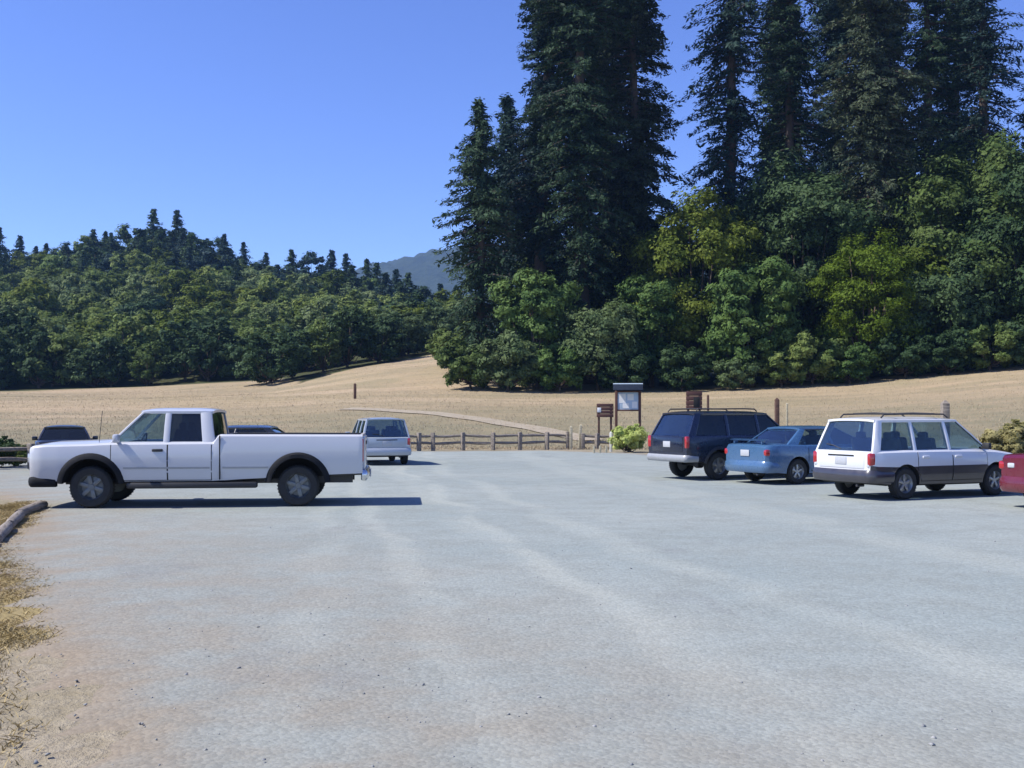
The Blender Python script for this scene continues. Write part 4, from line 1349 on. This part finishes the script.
def sedan_details(c, paintm, spoiler=True):
    L = c.s['L']
    for sg in (1, -1):
        c.door(2.13, 3.18, .32, lambda x: .895, sg, M[paintm], 2.28, .78, paintm)
        c.door(1.25, 2.10, .32, lambda x: .905, sg, M[paintm], 1.48, .79, paintm)
        c.pad('taillight', M['lamp_red'], (.075, sg * .60, .76), (.12, .36, .15), rz=sg * .22, bev=.03)
        c.pad('headlight', M['lamp_clear'], (4.27, sg * .50, .60), (.16, .30, .12), rz=-sg * .38, bev=.03)
    c.pad('license_plate', M['plate'], (-.012, 0, .74), (.014, .31, .15), bev=.003)
    c.mirror(3.02, .97, paintm, (.10, .17, .12))
    c.bar('bumper', M[paintm], -.06, .28, .56, .15, .50, False, .05, .98, .22)
    c.bar('bumper', M[paintm], L + .02, .20, .46, .16, .40, True, .08, .92, .30)
    if spoiler:
        mb = MB()
        mb.loft([[c.P(.03, y, 1.06), c.P(.20, y, 1.075), c.P(.22, y, 1.06), c.P(.05, y, 1.035)] for y in np.linspace(-.62, .62, 7)])
        for sg in (1, -1): mb.box(c.P(.13, sg * .5, 1.01), (.12, .04, .10), bev=.01)
        mb.build('spoiler', M[paintm], c.root)
    mb = MB()
    for ax in c.s['axles']: mb.tube([c.P(ax, -.6, .30), c.P(ax, .6, .30)], .035, 8)
    mb.tube([c.P(.2, -.45, .24), c.P(-.03, -.45, .24)], .026, 8)
    mb.build('axle', M['steel_dark'], c.root)
sedan = Car('sedan', sedan_spec(), 'blue sedan parked between the dark navy utility vehicle and the white wagon', 'car')
sedan_details(sedan, 'blue_paint')
place_by_rear_right(sedan, at(796, 25.7), 25.7, ANG + 2)

red = Car('sedan', sedan_spec(paint='red_paint', low_mat='red_paint'), 'dark red car cut off by the photo edge, in front of the white wagon', 'car')
sedan_details(red, 'red_paint', False)
for sg in (1, -1):
    red.pad('reversing_lamp', M['lamp_clear'], (.03, sg * .50, .76), (.10, .14, .09), rz=sg * .15, bev=.02)
sp_ = sedan_spec(paint='charcoal_paint', low_mat='charcoal_paint'); sp_['gh']['glass_rear'] = sp_['gh']['glass'] = 'glass_dark'
dark = Car('sedan', sp_, 'dark sedan hidden behind the truck bed, only its roof line showing', 'car')
sedan_details(dark, 'charcoal_paint', False)
dark.place(-7.15, 27.6, 183)
a_ = R(ANG - 2)
h_ = Vector((math.cos(a_), math.sin(a_))); l_ = Vector((-h_.y, h_.x))
q_ = Vector((at(1000, 19.6), 19.6)) - l_ * .70 + h_ * (red.x0 + .05)
red.place(q_.x, q_.y, ANG - 2)

# --- dark navy utility vehicle ---------------------------------------------------
def suv_spec(**k):
    L = 4.65
    d = dict(L=L, axles=(1.0, 3.80), r=.355, arch=.42, arch_z=.37, tw=.23, paint='navy_paint', low_mat='navy_paint', two_tone=-1, spokes=5, spoke_w=.22,
        zb=[(0, .50), (.3, .44), (.7, .42), (4.2, .42), (L, .50)],
        zs=[(0, 1.09), (.04, 1.12), (1.0, 1.125), (3.2, 1.10), (3.5, 1.09), (4.2, 1.04), (4.5, .96), (L, .84)],
        zc=[(0, 1.09), (.04, 1.125), (1.0, 1.13), (3.2, 1.11), (3.4, 1.145), (4.2, 1.10), (4.5, 1.0), (L, .86)],
        w=[(0, .84), (.06, .875), (.3, .90), (4.0, .90), (4.35, .86), (4.55, .78), (L, .70)],
        tubs=[(.16, 3.12, .78, .62)],
        gh=dict(zb=1.125, zt=1.685, zr=1.75, wb=.835, wt=.70, A=(3.32, 2.66), D=(.07, .36), dw=.22, dwt=.18, aw=.06,
                posts=[(2.32, 2.28, .09), (1.32, 1.30, .10)], seats=[(2.15, 1), (1.2, 1)], glass='glass_dark', glass_rear='glass_blue', rear_lo=1.12))
    d.update(k); return d
def suv_details(c, paintm, bump='bumper_grey'):
    L = c.s['L']
    for sg in (1, -1):
        c.door(2.34, 3.26, .50, 1.09, sg, M[paintm], 2.50, .96)
        c.door(1.36, 2.31, .50, 1.09, sg, M[paintm], 1.52, .97)
        c.pad('taillight', M['lamp_red'], (.035, sg * .80, .96), (.10, .13, .30), rz=sg * .2, bev=.025)
        c.pad('headlight', M['lamp_clear'], (4.56, sg * .64, .82), (.14, .30, .16), rz=-sg * .35, bev=.03)
        mb = MB(); mb.tube([c.P(x, sg * .60, z) for x, z in ((.45, 1.73), (.52, 1.80), (2.0, 1.81), (2.35, 1.80), (2.42, 1.74))], .017, 8)
        mb.build('roof_rail', M['trim'], c.root)
        for ax in c.s['axles']: c.flare(ax, sg, 'trim', .06, .03)
    for x in (.9, 2.0):
        mb = MB(); mb.tube([c.P(x, -.60, 1.81), c.P(x, .60, 1.81)], .015, 8); mb.build('crossbar', M['trim'], c.root)
    c.mirror(3.14, 1.20, 'trim', (.11, .20, .15))
    c.bar('bumper', M[bump], -.08, .46, .64, .13, .42, False, .04, 1.0, .12)
    c.bar('bumper', M[bump], L + .04, .44, .64, .13, .40, True, .05, .95, .22)
    t = c.pad('tailgate', M[paintm], (.010, 0, .90), (.05, 1.32, .38), bev=.02)
    c.pad('license_plate', M['plate'], (-.02, 0, .90), (.012, .31, .15), bev=.003, parent=t)
    c.pad('grille', M['trim'], (4.645, 0, .76), (.05, .90, .17), bev=.02)
    mb = MB()
    for ax in c.s['axles']:
        mb.tube([c.P(ax, -.7, .355), c.P(ax, .7, .355)], .045, 8); mb.box(c.P(ax, 0, .36), (.22, .22, .2), bev=.06)
    mb.build('axle', M['steel_dark'], c.root)
suv = Car('utility_vehicle', suv_spec(), 'dark navy utility vehicle with pale rear bumper, parked nearest the round green bush', 'car')
suv_details(suv, 'navy_paint')
place_by_rear_right(suv, at(717, 27.4), 27.4, ANG + 1)
sp_ = sedan_spec(paint='black_paint', low_mat='black_paint'); sp_['gh']['glass_rear'] = sp_['gh']['glass'] = 'glass_dark'
black = Car('sedan', sp_, 'black car showing its dark cabin over the hood of the white truck', 'car')
sedan_details(black, 'black_paint', False)
black.place(at(65, 31.6), 31.6, 112); black.root.scale = (.93, .93, .97)

# ------------------------------------------------------------------ fences, signs, small things
def rail_fence(name, pts, label, hgt=.82, rails=(.34, .66), extra=()):
    """split rails between square posts; pts are ground points in order"""
    P0 = Vector(pts[0])
    o = tag(empty(name, P0), label, 'fence')
    for k, p in enumerate(pts):
        q = Vector(p) - P0
        mb = MB()
        mb.box((q.x, q.y, q.z + hgt / 2 - .1), (.17, .17, hgt + .2 + .05 * math.sin(k * 3.1)), Matrix.Rotation(k * .7, 4, 'Z') @ Matrix.Rotation(.03 * math.sin(k * 2), 4, 'X'), bev=.02)
        mb.build('post', M['wood_old'], o)
    for k in range(len(pts) - 1):
        a, b = Vector(pts[k]) - P0, Vector(pts[k + 1]) - P0
        for j, z in enumerate(rails):
            dz = .03 * math.sin(k * 2.3 + j)
            mb = MB()
            mid = a.lerp(b, .5)
            mb.tube([a + Vector((0, .07, z + dz)), mid + Vector((0, .08, z + .02 * math.cos(k + j))), b + Vector((0, .07, z - dz))], [.055, .07, .052], 7)
            mb.build('rail', M['wood_old'], o)
    return o
def gp(px, d, dz=0):
    x = at(px, d); return Vector((x, d, tz(x, d) + dz))
rail_fence('rail_fence', [gp(398, 47.6), gp(419, 48.2), gp(433, 48.5), gp(463, 48.8), gp(493, 49.0), gp(520, 49.4), gp(547, 49.8), gp(568, 50.2)], 'weathered split-rail fence along the far end of the gravel, below the trail')
rail_fence('rail_fence', [gp(-60, 31.5), gp(-15, 32.2), gp(31, 33)], 'short weathered rail fence at the left edge of the photo, ahead of the truck nose', .78, (.30, .62))
rail_fence('rail_fence', [gp(583, 50.5), gp(597, 50.6), gp(611, 50.7)], 'short rail fence panel between the pale gate posts and the green bush', .75, (.30, .60))

def post(name, px, d, h, wd, mat, label, cat='post', group=None, tilt=0.0, cap=True):
    p = gp(px, d)
    mb = MB()
    mb.box((0, 0, h / 2 - .15), (wd, wd, h + .3), Matrix.Rotation(tilt, 4, 'Y'), bev=wd * .12)
    if cap:
        t = bmesh.new()
        bmesh.ops.create_cone(t, cap_ends=True, segments=4, radius1=wd * .72, radius2=wd * .12, depth=wd * .5)
        bmesh.ops.transform(t, matrix=Matrix.Translation((math.sin(tilt) * h, 0, h + wd * .2)) @ Matrix.Rotation(R(45), 4, 'Z'), verts=t.verts)
        mb._add(t)
    return tag(mb.build(name, M[mat], None, loc=p), label, cat, group)
post('gate_post', 571, 50, 1.05, .13, 'wood_pale', 'pale yellowish gate post closest to the long rail fence', 'post', 'pale posts at the trail gate')
post('gate_post', 580, 50.6, 1.12, .13, 'wood_pale', 'pale yellowish gate post standing between the two rail fences', 'post', 'pale posts at the trail gate', .03)
post('marker_post', 611, 47.0, .85, .11, 'post_white', 'whitish marker post beside the round green bush', 'post')
post('field_post', 355, 92, 1.25, .22, 'wood_brown', 'lone dark post standing in the dry field above the silver wagon', 'post')
post('field_post', 777, 52, 2.35, .20, 'wood_brown', 'thick dark brown post in the field above the roof of the blue sedan', 'post')
post('field_post', 787, 53, 2.15, .09, 'wood_pale', 'thin pale post right beside the thick dark brown one', 'post')
post('field_post', 708, 52, 2.55, .10, 'wood_brown', 'thin dark post just beside the brown notice sign', 'post')
post('field_post', 945, 44, 2.1, .30, 'wood_old', 'stout grey wooden post showing above the roof of the white wagon', 'post')
for k, px in enumerate((594, 600, 606)):
    post('low_bollard', px, 45.3, .33, .09, 'wood_pale', ['low pale wooden bollard farthest from the green bush, first of three', 'middle one of the three low pale wooden bollards', 'low pale wooden bollard nearest the green bush, last of three'][k], 'bollard', 'low bollards before the gate', 0.02 * k, False)

# information board with its little roof
p = gp(628, 51.5)
k = tag(empty('information_board', p, R(-6)), 'roofed information board with pale blue panel behind the round green bush', 'information board')
for sg in (1, -1):
    mb = MB(); mb.box((sg * .56, 0, 1.25), (.13, .13, 3.1), bev=.015); mb.build('post', M['sign_brown'], k)
mb = MB(); mb.box((0, 0, 2.28), (1.02, .06, .86), bev=.01); pn = mb.build('panel', M['board_face'], k)
mb = MB()
for x, z, w_, h_ in ((-.28, 2.40, .34, .44), (.12, 2.46, .30, .30), (.32, 2.10, .26, .30), (-.1, 2.05, .30, .24)):
    mb.box((x, -.034, z), (w_, .006, h_))
mb.build('notice_or_gap_sheet', M['notice'], pn)
for z in (1.83, 2.73):
    mb = MB(); mb.box((0, 0, z), (1.14, .10, .07), bev=.01); mb.build('rail', M['sign_brown'], k)
mb = MB()
for sg in (1, -1):
    mb.box((0, sg * .27, 2.93), (1.42, .64, .05), Matrix.Rotation(-sg * .48, 4, 'X'), bev=.01)
rf = mb.build('roof', M['shingle'], k)
mb = MB(); mb.tube([(-.71, 0, 3.09), (.71, 0, 3.09)], .04, 8); mb.build('ridge_cap', M['shingle_pale'], rf)

def plank_sign(px, d, w_, z0, z1, label, slot=None):
    k = tag(empty('notice_sign', gp(px, d)), label, 'sign')
    for sg in (1, -1):
        mb = MB(); mb.box((sg * w_ * .36, .05, z1 / 2 - .1), (.10, .10, z1 + .2), bev=.012); mb.build('post', M['wood_brown'], k)
    mb = MB()
    n = 4
    for i in range(n):
        zz = z0 + (z1 - z0) * (i + .5) / n
        mb.box((0, -.03, zz), (w_, .045, (z1 - z0) / n - .012), bev=.008)
    b = mb.build('board', M['sign_brown'], k)
    if slot:
        mb = MB(); mb.box((slot[0], -.057, (z0 + z1) / 2 + slot[1]), (slot[2], .012, slot[3]), bev=.003); mb.build('notice_or_gap_sheet', M[slot[4]], b)
    return k
plank_sign(605, 50.8, .80, 1.50, 2.15, 'low brown wooden sign left of the roofed information board', (-.28, .02, .18, .22, 'notice'))
plank_sign(694, 52, .78, 1.85, 2.75, 'tall brown wooden sign rising above the roof of the navy utility vehicle', (.12, -.08, .30, .5, 'seam'))  # dark sheet added on the planks, standing in for the dark gap in the board

# bushes beside the lot
def small_bush(name, px, d, me, leaf, s, label, rz=0, sz=None):
    x = at(px, d)
    return tree(name, me, leaf, x, d, s, rz, label, 'bush', None, 0.05, sz)
B_SMALL = make_broadleaf(1.35, .82, 0.0, 16, 91, 0.05, 90, 12, shape=1.4)
small_bush('bush', 628, 46.6, B_SMALL, 'sprout', .92, 'round fresh yellow-green bush beside the navy utility vehicle')
small_bush('bush', 1006, 36, B_SMALL, 'straw_bush', .95, 'pale dry shrub past the nose of the white wagon', 1.2)
small_bush('bush', 1030, 37, B_SMALL, 'straw_bush', 1.1, 'dry shrub at the edge of the photo, above the red car', 2.9)
small_bush('bush', -6, 33.5, B_SMALL, 'dark', .75, 'dark green low shrub behind the short rail fence at the photo edge', 0.6)
small_bush('bush', 16, 34.5, B_SMALL, 'oak', .55, 'small green shrub next to the dark one behind the short rail fence', 2.1)

# timbers edging the lot at the left
r = np.random.default_rng(3)
tp = [(-8.75, 19.6), (-8.15, 17.7), (-7.45, 15.9), (-6.75, 14.1), (-6.2, 12.6)]
for i in range(4):
    a, b = Vector((*tp[i], .065)), Vector((*tp[i + 1], .065))
    d_ = (b - a); n_ = d_.length - .12
    ang_ = math.atan2(d_.y, d_.x)
    mb = MB(); mb.tube([(-n_ / 2, 0, 0), (-n_ / 4, .01, .012), (n_ / 4, -.012, .0), (n_ / 2, .008, .006)], [.075, .085, .08, .07], 11)
    o = mb.build('log_edging', M['wood_old'])
    o.location = a.lerp(b, .5) + Vector((r.normal() * .05, 0, 0)); o.rotation_euler = (0, 0, ang_ + r.normal() * .04)
    tag(o, ['weathered edging log right beside the front wheel of the truck', 'second weathered edging log from the truck nose', 'third weathered edging log from the truck nose', 'weathered edging log nearest the camera, lying in the straw'][i], 'log', 'edging logs')
